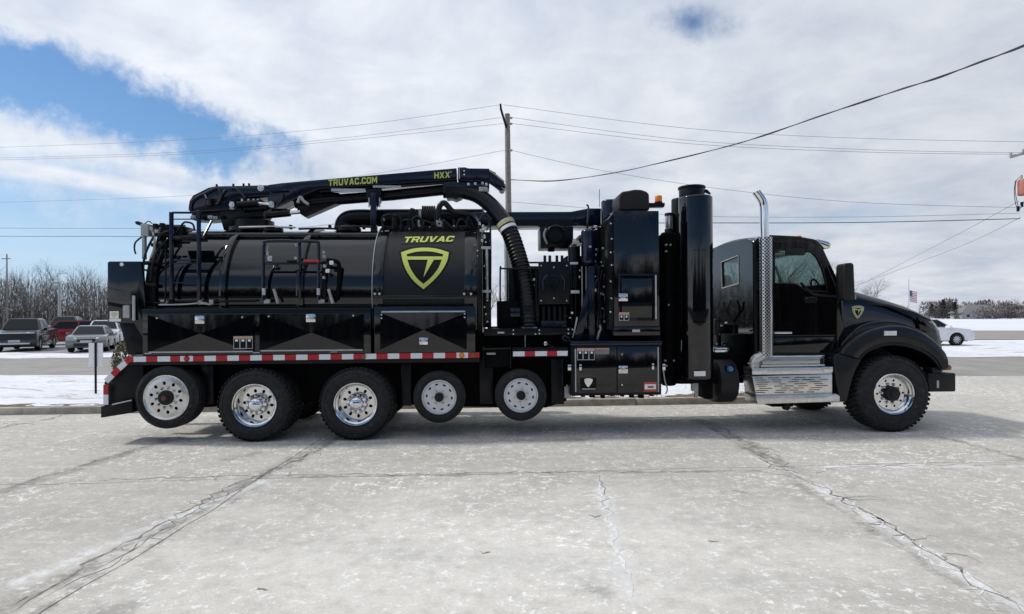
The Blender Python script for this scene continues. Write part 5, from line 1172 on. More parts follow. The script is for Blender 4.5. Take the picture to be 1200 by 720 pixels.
# ---- blower deck between tank and cabinet
blower = empty('blower_deck', (0, 0, 0), 0, T)
b('deck_beam', 567, 385.2, 670, 393.2, .18, .3, 'satin', .008, blower); b('deck_floor', 572, 384, 668, 387, .4, 1.5, 'dark', .004, blower)
b('deck_skirt', 556, 390, 668, 424, .44, .4, 'dark', .008, blower); b('deck_badge', 583, 389, 591, 391, .172, .008, 'galv', .003, blower)
b('deck_rail', 600.5, 407.4, 666, 411.6, .08, .3, 'satin', .006, blower); b('deck_rail_face', 600.5, 411, 666.5, 418.6, .065, .25, 'satin', .003, blower)
xs = [601.2, 614.8, 627, 641, 653, 665.2]
for i in range(5):
    y0 = 415.0 - (xs[i] - 601) * .012; y1 = 415.0 - (xs[i + 1] - 601) * .012
    tape_ = pr('reflective_tape', [(xs[i], y0 - 2.8), (xs[i + 1], y1 - 2.8), (xs[i + 1], y1 + 2.8), (xs[i], y0 + 2.8)], .056, .012, 'refl_red' if i % 2 else 'refl_white', .0005, seg=1)
b('step_box', 566, 409, 599, 431, .22, .35, 'dark', .01, blower); b('step_grip', 570, 413.6, 581, 416, .19, .04, 'greymetal', .008, blower)
for x in (566.5, 598.5): tb('step_post', [(x, 406, .16), (x, 432, .16)], .012, 'satin', 6, 0, blower)
tb('step_post', [(599, 408.5, .14), (566, 409.4, .14)], .012, 'satin', 6, 0, blower)
tb('tie_rod', [(615.5, 393, .3), (615.5, 408, .3)], .008, 'galv', 6, 0, blower); tb('hook', [(638, 402, .12), (640, 401.4, .12), (640.4, 404, .12), (638.4, 404.4, .12), (638, 402, .12)], .012, 'steel', 6, 5, blower)
tb('lever', [(641, 403.6, .14), (652, 409, .14)], .014, 'satin', 6, 0, blower)
for x, y in ((601.5, 387), (601.5, 391.6), (627.5, 391.5), (632, 387), (632, 391), (666, 386), (666, 391), (671, 386.4), (610, 409.6), (651, 408)): 
    p = L(x, y, .17); MB().lathe([(0, -.014), (.012, -.012), (.014, .02)], p, 'Y', 8).build('deck_bolt', 'steel', blower)
b('side_box', 596, 315.5, 606.5, 386, .85, .5, 'satin', .008, blower); b('side_box', 583, 352.8, 608, 386, .55, .5, 'dark', .008, blower); b('control_box', 598, 361, 609.5, 371.5, .5, .1, 'boompaint', .006, blower)
tb('hand_rail', [(586.2, 386, .6), (586.2, 318, .6), (587.4, 315.6, .6), (590, 315, .6), (640, 315, .6)], .013, 'satin', 8, 5, blower); tb('hand_rail', [(594.6, 386, .6), (594.6, 316, .6)], .011, 'satin', 8, 0, blower)
tb('hand_rail', [(618, 308, .8), (668, 307.6, .8)], .014, 'satin', 8, 0, blower)
pr('radiator_guard', [(631, 307.5), (667.5, 307), (667.5, 356.5), (631, 357)], .42, .03, 'satin', .004, blower)
gs = lambda a, q: L(638.5 + 21 * a, 345 - 22.5 * q, .416)
MB().fill2d([SH_OUT, SH_LENS, SH_IN], gs, Vector((0, -.012, 0))).build('guard_emblem', 'boompaint', blower)
for s_ in (1, -1):
    cx_ = 649; tb('guard_hoop', [(cx_ + s_ * 8, 322, .412), (cx_ + s_ * 12.5, 329, .412), (cx_ + s_ * 12, 340, .412)], .014, 'boompaint', 8, 6, blower)
for x in (634, 649, 664): 
    for y_ in (311.5 if x != 649 else 313.5, 352.5 if x != 649 else 349.6): 
        p = L(x, y_, .415); MB().lathe([(0, -.012), (.012, -.010), (.014, .02)], p, 'Y', 8).build('guard_bolt', 'steel', blower)
for x in (638.5, 644.3, 652.6, 658.6): vc('exhaust_stub', x - 1.7, x + 1.7, 299.6, 309, .55, 'satin', .005, blower, 14)
b('dark_backing', 606, 312, 700, 386, 1.0, .7, 'dark', .01, blower)  # plain dark backing added to fill the machinery's dark interior
for x in (637, 643.6, 650, 656.4, 662): b('cooler_fin', x - 1.7, 358.6, x + 1.7, 380, .5, .2, 'satin', .004, blower)
b('cooler_base', 634, 376, 664, 385, .46, .3, 'boompaint', .006, blower); b('cooler_frame', 627.4, 318, 631.4, 386, .5, .1, 'satin', .006, blower)
b('blower_silencer', 633.5, 265, 672, 290.6, 1.0, .5, 'satin', .02, blower); b('blower_silencer_foot', 642.6, 290, 650, 294.6, 1.1, .1, 'dark', .004, blower)
MB().lathe([(.14, -.05), (.15, -.04), (.15, .0), (.14, .0)], L(651, 275, .98), 'Y', 28).build('blower_port', 'hose', blower); tb('blower_bend', [(640, 268, .97), (637.6, 276, .97), (641, 286, .97)], .02, 'greymetal', 8, 5, blower)
tb('blower_flange', [(670, 292, .9), (683, 279, .9)], .07, 'satin', 12, 0, blower)
# manifold fittings glinting behind the hose
rm = random.Random(17)
for i in range(16): 
    x, y = rm.uniform(623, 631), rm.uniform(318, 347); b('manifold_fitting', x - rm.uniform(1, 2.4), y - 1, x + 1.4, y + rm.uniform(.8, 1.8), .62, .08, ('steel', 'galv', 'white')[i % 3], .008, blower)
vc('filter_drum', 665.5, 680, 288.5, 340, .62, 'satin', .03, blower); vc('air_receiver', 681, 697.5, 268.5, 311, .42, 'boompaint', .06, blower); b('receiver_strap', 668.5, 307.4, 677.5, 310, .36, .05, 'galv', .004, blower)
b('receiver_strap', 669, 340.4, 679, 344, .4, .05, 'galv', .004, blower); tb('receiver_pipe', [(688, 269, .42), (688.5, 262, .42), (689.5, 243.5, .6), (687.6, 240.5, .6)], .014, 'satin', 8, 5, blower)
p = L(691.5, 289.4, .24); MB().lathe([(0, -.01), (.018, -.008), (.02, .02)], p, 'Y', 10).build('receiver_plug', 'steel', blower)
for x, y, s_ in ((675, 284, 3.5), (679, 286.5, 3), (673.5, 281, 2), (698, 265.5, 2.2), (699, 268.6, 1.6), (677, 283.5, 2.0)): b('fitting', x - s_, y - s_ * .6, x + s_, y + s_ * .6, .36, .08, 'greymetal' if s_ > 2.5 else 'steel', .01, blower)
for x0, x1, w_ in ((690.5, 697, .30), (700.5, 707, .5)): b('support_column', x0, 312, x1, 400, w_, .12, 'boompaint', .006, blower)
pr('support_brace', [(672.5, 398), (682, 398), (693.5, 346), (693.5, 330), (690, 330)], .34, .06, 'boompaint', .006, blower)
for x0, x1 in ((668.6, 670.6), (673.6, 675.4), (681.6, 683.2), (686.5, 688)): b('conduit_pipe', x0, 312, x1, 386, .5, .04, 'satin' if x0 < 680 else 'greymetal', .008, blower)
b('machine_back', 664, 300, 716, 402, .95, .7, 'dark', .01, blower); b('machine_back', 694, 266, 716, 320, .75, .6, 'dark', .01, blower)  # more dark backing blocks added behind the machinery
rm = random.Random(9)
for i in range(15):
    x = rm.uniform(698, 715); y = rm.uniform(290, 360); pts = [(x, y, .44)]
    for k in range(3): x = min(716, max(676, x + rm.uniform(-4, 4))); y += rm.uniform(8, 16); pts.append((x, min(y, 401), .44 + rm.uniform(-.04, .08)))
    tb('hydraulic_hose', pts, rm.uniform(.008, .018), 'hose' if i % 4 else 'satin', 6, 5, blower)
for i in range(20):
    x, y = rm.uniform(696, 713), rm.uniform(285, 398); s_ = rm.uniform(.7, 1.5); b('fitting', x - s_, y - s_, x + s_, y + s_, .40, .05, ('steel', 'galv', 'greymetal')[i % 3], .006, blower, 1)
tb('steel_braid_hose', [(700, 398, .36), (702, 390, .36), (704, 386, .36), (703, 381, .36)], .02, 'greymetal', 8, 5, blower); tb('steel_braid_hose', [(711, 338, .4), (710, 352, .4), (713, 366, .4), (711.5, 380, .4)], .022, 'galv', 8, 5, blower)
tb('grounding_strap', [(671, 396, .3), (674, 384, .3), (676.5, 372, .3)], .012, 'galv', 6, 5, blower); tb('small_hose', [(669, 400, .15), (660, 398, .12), (661.5, 394, .12), (667, 397, .12)], .016, 'hose', 8, 5, blower)

# small plumbing along the tank top and round the pump, scattered at random; light fittings stand in for glints
rm = random.Random(77)
for i in range(9):
    x = 448 + i * 12 + rm.uniform(-3, 3); y = rm.uniform(252, 262); tb('service_hose', [(x, 268, .9), (x + rm.uniform(-3, 3), y, .9), (x + rm.uniform(4, 12), y + rm.uniform(-3, 3), .9), (x + rm.uniform(10, 20), 268, .92)], rm.uniform(.012, .022), 'hose', 6, 5, duct)
for i in range(16):
    x, y = rm.uniform(448, 566), rm.uniform(256, 271); s_ = rm.uniform(.8, 1.7); b('fitting', x - s_, y - s_, x + s_, y + s_, .93, .06, ('satin', 'greymetal', 'steel')[i % 3], .008, duct, 1)
for x0, x1, y_ in ((392, 436, 266.4), (280, 346, 266.8), (350, 400, 268.6)): tb('tank_top_conduit', [(x0, y_, .8), ((x0 + x1) / 2, y_ - .8, .8), (x1, y_, .8)], .016, 'greymetal' if x0 == 280 else 'satin', 6, 3)
for x in (296, 318, 340, 386, 414, 426): b('tank_top_lug', x - 1.6, 263.5, x + 1.6, 268.6, .85, .06, 'satin', .006)
for i in range(26):
    x, y = rm.uniform(612, 712), rm.uniform(312, 398); s_ = rm.uniform(.6, 1.4); b('fitting', x - s_, y - s_, x + s_, y + s_ * rm.uniform(.6, 2), .38 if x > 668 else .60, .05, ('steel', 'galv', 'white', 'greymetal')[i % 4], .006, blower, 1)
for i in range(8):
    x = rm.uniform(608, 632); y = rm.uniform(318, 340); tb('service_hose', [(x, y, .7), (x + rm.uniform(-3, 6), y + 14, .68), (x + rm.uniform(-4, 8), y + 30, .7), (x + rm.uniform(-2, 6), 384, .72)], rm.uniform(.010, .018), 'hose', 6, 5, blower)
# ---- tall equipment cabinet
cab_ = empty('equipment_cabinet', (0, 0, 0), 0, T)
b('housing', 719.5, 247.2, 772.5, 390, .06, .7, 'paint', .006, cab_)
pr('side_cheek', [(713.5, 256), (720, 248.6), (720, 388), (713.5, 386)], .10, .6, 'satin', .004, cab_)
dr = b('cabinet_door', 724.8, 321.2, 770, 377.6, .038, .03, 'paint', .004, cab_)
b('door_edge_trim', 767.9, 322.5, 769.6, 374, .03, .012, 'galv', .001, dr, 1)
envelope = envelope_door(726, 767, 323, 376, .036, dr, .014); envelope.name = 'door_skin'
latch(730.4, 348.6, .034, dr, 5.4); warn_label(725.4, 366.2, 737.4, 376, .028, 2, dr)
b('sill_tray', 719, 383, 773.6, 393.4, .035, .5, 'paint', .006, cab_); b('sill_badge', 741, 386.4, 750, 389.4, .026, .01, 'galv', .004, cab_)
for k, y_ in enumerate((262, 280, 296, 311, 330, 350, 366)): b('edge_bolt', 715 + (k % 2), y_ - 1, 717 + (k % 2), y_ + 1, .09, .03, 'steel', .004, cab_, 1)
pr('intake_hood', [(725.6, 246.5), (725.6, 228.5), (729, 224.6), (737, 223.4), (744, 221.9), (752, 222.3), (758, 224.4), (761, 227.4), (761.6, 246.5)], .12, .5, 'hub', .04, cab_, 3)
vc('cyclone_can', 704.8, 726, 235.2, 300, 1.0, 'boompaint', .03, cab_)
b('beacon_bracket', 760, 237.8, 779, 242.6, .2, .12, 'satin', .008, cab_); vc('beacon', 767.6, 775.6, 229.4, 238.4, .26, 'amber', .02, cab_, 20); vc('beacon_base', 767, 776.2, 236.8, 238.6, .26, 'hub', .005, cab_, 20)
vc('small_lamp', 776.4, 779.4, 237.8, 240.6, .26, 'lamp', .01, cab_, 14)
b('gap_filler', 664, 391, 774, 402, .36, .8, 'dark', .004, cab_)  # last box: dark filler added to close a see-through gap
# lower cabinet
lc = empty('tool_cabinet', (0, 0, 0), 0, T)
b('carcass', 669, 404, 775, 463.6, .06, .55, 'satin', .008, lc); b('lid', 668.6, 400, 776, 404.8, .03, .6, 'boompaint', .006, lc)
dl = b('cabinet_door', 674, 406.4, 722.6, 460.8, .036, .03, 'paint', .006, lc); drr = b('cabinet_door', 723.6, 406.2, 771.8, 460.6, .036, .03, 'paint', .006, lc)
b('door_edge_trim', 673.9, 409, 675.2, 459.6, .028, .012, 'galv', .001, dl, 1); b('door_edge_trim', 770.8, 407, 772.2, 459.6, .028, .012, 'galv', .001, drr, 1)
warn_label(676.4, 408.4, 697, 422.2, .028, 3, dl); b('label', 697.6, 408.8, 714, 415.4, .031, .004, 'label_grey', .0005, dl, 1); b('label_heading', 697.6, 408.2, 714, 409.4, .028, .004, 'label_orange', .0005, dl, 1)
b('badge_plate', 680, 443, 698.8, 457, .030, .004, 'black_decal', .001, dl, 1); MB().fill2d([SH_OUT], lambda a, q: L(684.6 + 10 * a, 454 - 10.5 * q, .026), Vector((0, -.006, 0))).build('badge', 'alu', dl); b('badge_rule', 682, 455.6, 698, 456.6, .026, .004, 'galv', .0005, dl, 1)
latch(730.4, 433.4, .034, drr, 5.4)
b('hinge_tab', 679, 427, 681.6, 434.4, .026, .016, 'alu', .004, dl); b('hinge_tab', 764, 426, 766.6, 433.4, .026, .016, 'alu', .004, drr); b('hinge_tab', 665.4, 427.4, 669.6, 434.6, .05, .03, 'alu', .008, lc); b('hinge_tab', 776.4, 426.4, 780, 434.4, .05, .03, 'alu', .008, lc)
lr = b('label', 754.6, 448, 769.6, 459, .028, .004, 'label_red', .0005, drr, 1); b('label_text', 755.6, 450.6, 768.6, 456.4, .024, .004, 'white', .0005, lr, 1); b('label_symbol', 759, 452.4, 766, 455, .021, .003, 'label_grey', .0005, lr, 1)
for y_ in (415.6, 451.4): b('door_screw', 728.4, y_ - .8, 730, y_ + .8, .03, .01, 'steel', .002, drr, 1)
pr('bracket_foot', [(661.5, 453), (667.5, 453.4), (669.4, 466), (661.6, 467)], .3, .06, 'galv', .006, lc); tb('mud_stay', [(659, 420, .14), (660, 474, .14)], .014, 'satin', 6, 0, lc)
for i in range(9):
    x = 672 + i * 11.5; b('undertray_fitting', x - 1.2 - 2.4 * ((i * 7) % 5) / 4, 463.4, x + 2.4, 464.6 + ((i * 5) % 4) * .8, .3 + .1 * (i % 3), .1, 'dark', .006, lc)
# ---- tall filter drum and neighbours
fd = empty('filter_drum', (0, 0, 0), 0, T)
FWc = .34
vc('drum', 796.4, 834.4, 231.2, 444, FWc, 'paint', .03, fd, 64); vc('cap', 796.2, 824.8, 221, 233, FWc + .02, 'satin', .012, fd, 48); vc('cap_rim', 795, 826, 219.4, 222, FWc + .02, 'satin', .008, fd, 48)
pr('cap_latch', [(824, 221.6), (829, 222.2), (832.6, 226), (833.6, 227.6), (828, 225.6), (824, 224.6)], FWc - .04, .06, 'satin', .004, fd)
for y_ in (295.2, 377.4):
    c = (L(796.4, y_, FWc) + L(834.4, y_, FWc)) / 2; r_ = (L(834.4, y_, FWc).x - L(796.4, y_, FWc).x) / 2; MB().lathe([(r_ - .01, -.012), (r_ + .004, -.008), (r_ + .004, .008), (r_ - .01, .012)], c, 'Z', 64).build('seam', 'paint', fd)
b('drum_label', 813.6, 435.2, 826.8, 441, .055, .01, 'white', .0005, fd, 1)
vc('side_drum', 787.6, 806, 233, 444, .75, 'satin', .03, fd, 40); vc('side_drum', 774.2, 792, 272.6, 452, .62, 'dark', .05, fd, 40)
vc('breather', 779.6, 788.6, 251, 271, .7, 'steel', .012, fd, 24); vc('breather_cap', 779, 789, 250, 253.6, .7, 'hub', .008, fd, 24); vc('breather_cap', 779, 789, 268.6, 273, .7, 'hub', .008, fd, 24)
b('drum_gap_filler', 769, 276, 778, 402, .62, .2, 'dark', .004, fd); b('drum_frame', 772, 392, 800, 446, .75, .4, 'dark', .01, fd); tb('drain_cock', [(814, 444, .34), (814.6, 450, .34), (816, 456, .34), (815, 466, .34)], .03, 'greymetal', 8, 5, fd); b('drain_body', 811, 448, 819, 459, .3, .08, 'greymetal', .02, fd); b('drum_foot', 796, 444, 850, 450, .3, .4, 'dark', .01, fd)  # first box: dark filler added to close the bright sliver
b('drum_foot', 826, 449, 836, 468, .3, .3, 'dark', .02, fd)
tb('chain', [(777, 432, .1), (779, 446, .1), (782, 456, .14), (780, 462, .14)], .010, 'greymetal', 6, 6, fd)
for x, y in ((781, 287), (786, 287), (781, 294.6), (784, 357.6), (780, 423), (790, 423), (781.5, 429)): b('fitting', x - 1.1, y - 1.1, x + 1.1, y + 1.1, .43, .05, 'greymetal', .006, fd, 1)
# rounded reservoir with blue cap
p0, p1 = L(841, 448, .15), L(867.5, 448, .15); rz = (L(852, 423, .15).z - L(852, 475, .15).z) / 2; zc = (L(852, 423, .15).z + L(852, 475, .15).z) / 2
rs = empty('reservoir', (0, 0, 0), 0, T)
MB().poly_prism([(p0.x + .06 + 0 * a, .15 + rz * 1.0 - rz * .98 * cos(a), zc + rz * sin(a)) for a in [(-pi / 2 + pi * k / 16) for k in range(17)]] + [(p0.x + .06, .15 + rz * 1.9, zc + rz), (p0.x + .06, .15 + rz * 1.9, zc - rz)], Vector((p1.x - p0.x - .06, 0, 0)), .02).build('tank', 'hub', rs)
p = L(857, 432.8, .16); MB().lathe([(0, -.05), (.035, -.046), (.044, -.03), (.05, .02), (.06, .04)], p + Vector((0, .05, 0)), 'Y', 24).build('filler_cap', 'bluecap', rs)
MB().lathe([(.062, -.02), (.07, .0), (.07, .06)], p + Vector((0, .05, 0)), 'Y', 24).build('filler_collar', 'black_decal', rs)

# ---- gap behind the cab
gap = empty('chassis_equipment', (0, 0, 0), 0, T)
b('chassis_deck', 836, 414, 900, 432, .5, 1.4, 'dark', .01, gap); b('deck_plate', 838, 407.6, 855, 413.6, .55, .4, 'alu', .004, gap); b('deck_plate', 878, 410, 887, 412.4, .4, .2, 'alu', .003, gap)
b('battery_box', 860, 392, 884, 430, .5, .5, 'dark', .02, gap)
for k, q in enumerate(([(848, 354, .9), (850, 364, .9), (856, 372, .9), (861, 382, .9), (860, 396, .9)], [(856, 352, .9), (853, 362, .9), (857, 374, .9), (866, 378, .9), (870, 392, .8)], [(842, 372, .8), (843, 384, .8), (841, 396, .8), (843, 408, .8)], [(868, 358, .9), (866, 370, .9), (871, 384, .8)])): tb('air_line', q, .018, 'hose', 8, 6, gap)
for i in range(12):
    x, y = rm.uniform(840, 858), rm.uniform(378, 406); b('fitting', x - 1.2, y - 1, x + 1.2, y + 1, .8, .06, 'greymetal' if i % 2 else 'satin', .006, gap, 1)
b('coolant_tank', 838.4, 374, 842, 394, .6, .2, 'hub', .02, gap); b('frame_step', 842, 380, 860, 406, 1.1, .5, 'satin', .02, gap)

# ---- cab
cabin = empty('cab', (0, 0, 0), 0, T)
CW0, CWF = .22, 2.28
body = [(884, 416), (884, 288), (885.5, 281.5), (889, 278), (903, 275.6), (934, 277), (954, 280.6), (962, 286.4), (985.6, 337), (988, 345), (988, 416)]
win = [(907.6, 296), (910, 293.6), (943, 293), (952, 296.4), (958, 302.6), (963.4, 314), (967.6, 327), (969.6, 342), (944, 341), (936.5, 335), (930, 332.4), (907.6, 332)]
pr('side_wall', body, CW0, .05, 'cabpaint', 0, cabin, holes=[win])
up_ = [L(x, y, CW0) for x, y in body]; wn = [L(x, y, CW0) for x, y in win]
m_ = MB(); m_.fill2d([[(p.x, p.z) for p in up_], [(p.x, p.z) for p in wn]], lambda a, q: Vector((a, CWF - .05, q)), Vector((0, .05, 0))); m_.build('side_wall', 'cabpaint', cabin)
# roof skin: crowned across, following the profile between back edge and windscreen header
rp_ = [(p.x, p.z) for p in up_[1:8]]
def roof(u, v):
    f = u * (len(rp_) - 1); i = min(int(f), len(rp_) - 2); k = f - i
    x = rp_[i][0] * (1 - k) + rp_[i + 1][0] * k; z = rp_[i][1] * (1 - k) + rp_[i + 1][1] * k
    c = sin(pi * v); e_ = min(1, 6 * min(v, 1 - v)); return Vector((x, CW0 + .004 + (CWF - CW0 - .008) * v, z + .07 * c * min(1, u * 3) - .02 * (1 - e_)))
MB().grid(roof, 30, 24).build('roof', 'cabpaint', cabin)
ub = up_[0].x
bw = [(p.y, p.z) for p in (L_u(846.4, 307.4, ub), L_u(866.6, 299.6, ub), L_u(867, 332.4, ub), L_u(847.4, 338, ub))]
z0, z1 = up_[0].z, L(884, 279.5, CW0).z
backp = [(CW0 + .01, z0), (CW0 + .01, z1 - .09), (CW0 + .05, z1 - .02), (CW0 + .2, z1 + .02), ((CW0 + CWF) / 2, z1 + .05), (CWF - .2, z1 + .02), (CWF - .05, z1 - .02), (CWF - .01, z1 - .09), (CWF - .01, z0)]
m_ = MB(); m_.fill2d([backp, bw], lambda a, q: Vector((ub - .012, a, q)), Vector((.04, 0, 0))); m_.build('back_wall', 'cabpaint', cabin)
m_ = MB(); m_.poly_prism([(ub + .005, a, q) for a, q in bw], Vector((.006, 0, 0))); rw = m_.build('rear_window', 'glass', cabin)
fr = MB(); cy_, cz_ = sum(a for a, _ in bw) / 4, sum(q for _, q in bw) / 4
for i in range(4):
    a, c = bw[i], bw[(i + 1) % 4]; fr.tube([(ub - .016, a[0], a[1]), (ub - .016, c[0], c[1])], .009, 8)
fr.build('window_seal', 'greymetal', cabin)
MB().poly_prism([L(x, y, CW0 + .028) for x, y in win], Vector((0, .006, 0))).build('door_glass', 'glass', cabin)
MB().poly_prism([(p.x, CWF - .03, p.z) for p in wn], Vector((0, .006, 0))).build('door_glass', 'glass', cabin)
ws0, ws1 = L(963, 288, CW0), L(986.5, 338, CW0)
MB().poly_prism([(ws0.x, CW0 + .05, ws0.z), (ws1.x, CW0 + .05, ws1.z), (ws1.x, CWF - .05, ws1.z), (ws0.x, CWF - .05, ws0.z)], Vector((.006, 0, .004))).build('windshield', 'glass', cabin)
z_s = L(920, 333, CW0).z; uf = L(986, 380, CW0).x
MB().box((ub + .03, CW0 + .06, z0 + .02), (uf, CWF - .06, z_s - .06)).build('cab_floor_block', 'interior', cabin)
MB().box((L(966, 340, CW0).x, CW0 + .08, z_s - .2), (uf - .02, CWF - .08, z_s - .0), .05).build('dashboard', 'interior', cabin)
for w_ in (.62, 1.62):
    us = L(905, 340, CW0).x; MB().poly_prism([(us, w_, z_s - .3), (us - .14, w_, z_s + .22), (us - .02, w_, z_s + .26), (us + .13, w_, z_s - .3)], Vector((0, .48, 0)), .05).build('seat_back', 'interior', cabin)
sw = L(957, 341, .75); m_ = MB(); m_.tube([sw + Vector((.05 * cos(a) * 1 - .06 * sin(a), .21 * cos(a), .18 * sin(a))) for a in [2 * pi * k / 24 for k in range(25)]], .016, 8, caps=False); m_.build('steering_wheel', 'interior', cabin)
pr('sun_visor', [(921, 291.6), (940, 291), (944.6, 297.4), (941.6, 299.6), (921.4, 299.4)], CW0 - .04, .03, 'hub', .006, cabin)
tb('grab_bar', [(909, 312, .3), (912, 322, .3), (916, 331, .3)], .018, 'galv', 8, 4, cabin)
# door skin, proud of the side, with its frame gap
dpts = [(905, 414.4), (905, 286), (907, 283.4), (940, 283), (955, 287), (961, 293), (979.6, 338), (981, 350), (980, 396), (972, 414.4)]
door = pr('door', dpts, CW0 - .018, .02, 'cabpaint', 0, cabin, holes=[[(x, y) for x, y in win]])
dg_ = [L(x, y, CW0 - .012) for x, y in dpts]; m_ = MB(); m_.tube(dg_ + [dg_[0]], .009, 6, caps=False); m_.build('door_seal', 'satin', door)
for y_ in (352, 404): tb('door_hinge', [(981.5, y_ - 3, CW0 - .02), (981.5, y_ + 3, CW0 - .02)], .014, 'satin', 8, 0, door)
m_ = MB(); wp_ = [L(x, y, CW0 - .02) for x, y in win]; m_.tube(wp_ + [wp_[0]], .010, 6, caps=False); m_.build('window_seal', 'hub', door)
pr('handle_recess', [(942, 347), (958, 347.6), (957, 355), (944, 355.6)], CW0 - .024, .01, 'black_decal', .003, door); tb('door_handle', [(943, 350, CW0 - .04), (950, 348.6, CW0 - .05), (957.6, 350.6, CW0 - .04)], .014, 'cabpaint', 8, 5, door)
b('entry_handle', 907.8, 389, 928.4, 391.4, CW0 - .05, .03, 'alu', .008, door); b('door_rib', 905.4, 392.6, 979, 394, CW0 - .026, .012, 'cabpaint', .003, door)
pr('door_panel', [(906, 396), (978, 395), (971, 413.6), (906, 413.6)], CW0 - .026, .012, 'cabpaint', .004, door)
tb('mirror_arm', [(938, 331.6, CW0 - .03), (944, 337.4, CW0 - .06), (950, 343.4, CW0 - .10), (957, 346, CW0 - .12), (975, 347.4, CW0 - .12), (990, 346.6, CW0 - .14)], .02, 'satin', 8, 6, cabin)
mr = pr('wing_mirror', [(988.4, 349), (989, 311), (991, 308.6), (998, 307.8), (1001, 309.6), (1002.6, 350), (1000, 352.4), (990, 352.2)], CW0 - .26, .2, 'hub', .022, cabin, 3)
b('mirror_trim', 1002.2, 344.6, 1003.4, 351, CW0 - .2, .1, 'galv', .004, mr)
vz = pr('roof_visor', [(955, 281), (959, 280.4), (971, 283.4), (974.4, 286.6), (972.6, 291.4), (966, 291.6), (962.4, 287)], CW0 + .05, 1.95, 'alu', .01, cabin)
for w_ in (.45, .85, 1.25, 1.65, 2.05):
    p = L(945.5, 279, CW0); MB().lathe([(.05, -.02), (.045, .03), (.02, .045), (0, .047)], (p.x, w_, p.z + .07 * sin(pi * (w_ - CW0) / (CWF - CW0))), 'Z', 16).build('roof_marker', 'amber' if w_ < .5 else 'orange_dull', cabin)
pr('roof_gutter', [(889, 279.4), (903, 277.4), (934, 278.6), (953, 282), (961, 287.4), (960, 288.6), (952, 283.4), (934, 280), (903, 278.8), (889, 281)], CW0 - .008, .02, 'hub', .001, cabin, 1)
b('cab_pillar_trim', 884.4, 283, 888, 414, CW0 - .02, .03, 'satin', .006, cabin); b('cab_vent', 886, 306, 889, 340, CW0 - .03, .02, 'satin', .004, cabin)
b('cab_sill', 884, 412, 984, 420, .28, .3, 'dark', .01, cabin)

# exhaust stack with perforated guard
ex = empty('exhaust_stack', (0, 0, 0), 0, T)
gx0, gx1 = L(890, 340, .155).x, L(905, 340, .155).x; gr_ = (gx1 - gx0) / 2; gc = (gx0 + gx1) / 2; gw = .06 + gr_
MB().lathe([(gr_, L(897, 418, .1).z), (gr_, L(897, 278, .1).z)], (gc, gw, 0), 'Z', 40, uv=True).build('perforated_guard', 'perf', ex)
q = [L(*p) for p in ((896.6, 282, gw), (895.6, 262, gw), (895.4, 246, gw), (894.4, 238, gw), (891, 231.5, gw), (887.6, 227, gw), (886.4, 224.6, gw))]
MB().tube([(gc - .01, gw, q[0].z), *q[1:]], .062, 24, 6, caps=False).build('pipe', 'chrome', ex)
MB().tube([q[-1] + Vector((.004, 0, -.02)), q[-1] + Vector((.0, 0, -.006))], .052, 20).build('pipe_mouth', 'black_decal', ex)
MB().tube([L(897.4, 408, gw), L(897, 413, gw), L(892, 418, gw + .02), L(886, 421.4, gw + .04), L(884, 426, gw + .05), L(884, 431, gw + .05)], .076, 24, 6).build('pipe_elbow', 'greymetal_bright', ex)
for y_ in (424,): MB().lathe([(.09, -.01), (.095, 0), (.09, .01)], L(884, y_ + 2, gw + .05), 'Z', 24).build('elbow_clamp', 'galv', ex)
# bright steps
stp = empty('cab_steps', (0, 0, 0), 0, T)
b('step_back', 893, 416.6, 966, 421.4, .24, .3, 'tread', .004, stp); b('step', 893, 418.6, 966, 428, .17, .22, 'stepgrey', .006, stp); b('step_lip', 891.6, 427.4, 967, 429.8, .14, .2, 'tread', .004, stp); b('step_lip', 897, 416.8, 966.6, 418.4, .16, .05, 'alu', .002, stp)
b('step_end_bolt', 961.4, 420, 965, 427, .165, .02, 'hub', .003, stp)
b('step', 881.6, 431, 976, 439, .09, .3, 'tread', .008, stp); b('step_cap', 881.4, 432, 899, 438.6, .07, .06, 'tread', .008, stp); b('step_cap', 965.6, 430, 976.4, 436.4, .07, .06, 'tread', .008, stp)
zt_, zb_ = L(928, 440.6, .08).z, L(928, 463.4, .08).z
pl = pr('tread_plate', [(881.4, 441.4), (975.4, 438.6), (975.4, 463), (886, 464)], .06, .35, 'tread', .01, stp)
rs_ = random.Random(31)
for r_i in range(8):
    y_ = 443.2 + r_i * 2.45; x = 885 + rs_.uniform(0, 5)
    while x < 966:
        l_ = rs_.uniform(8, 15); b('tread_slot', x, y_ - .32 - (x - 885) * .012, min(x + l_, 972), y_ + .32 - (x - 885) * .012, .053, .012, 'black_decal', .0003, pl, 1); x += l_ + rs_.uniform(2.5, 13)
pr('step', [(885.6, 464.4), (980, 461.6), (984.4, 464.6), (984.4, 471), (888, 474)], .02, .42, 'tread', .008, stp)
b('step_bracket', 905, 473, 930, 477, .5, .4, 'dark', .01, stp); p = L(922, 477, .45); MB().lathe([(0, -.02), (.05, -.018), (.055, .05)], p, 'Y', 16).build('step_bracket_end', 'hub', stp)
b('fuel_tank', 888, 424, 984, 470, .42, .5, 'dark', .05, stp)

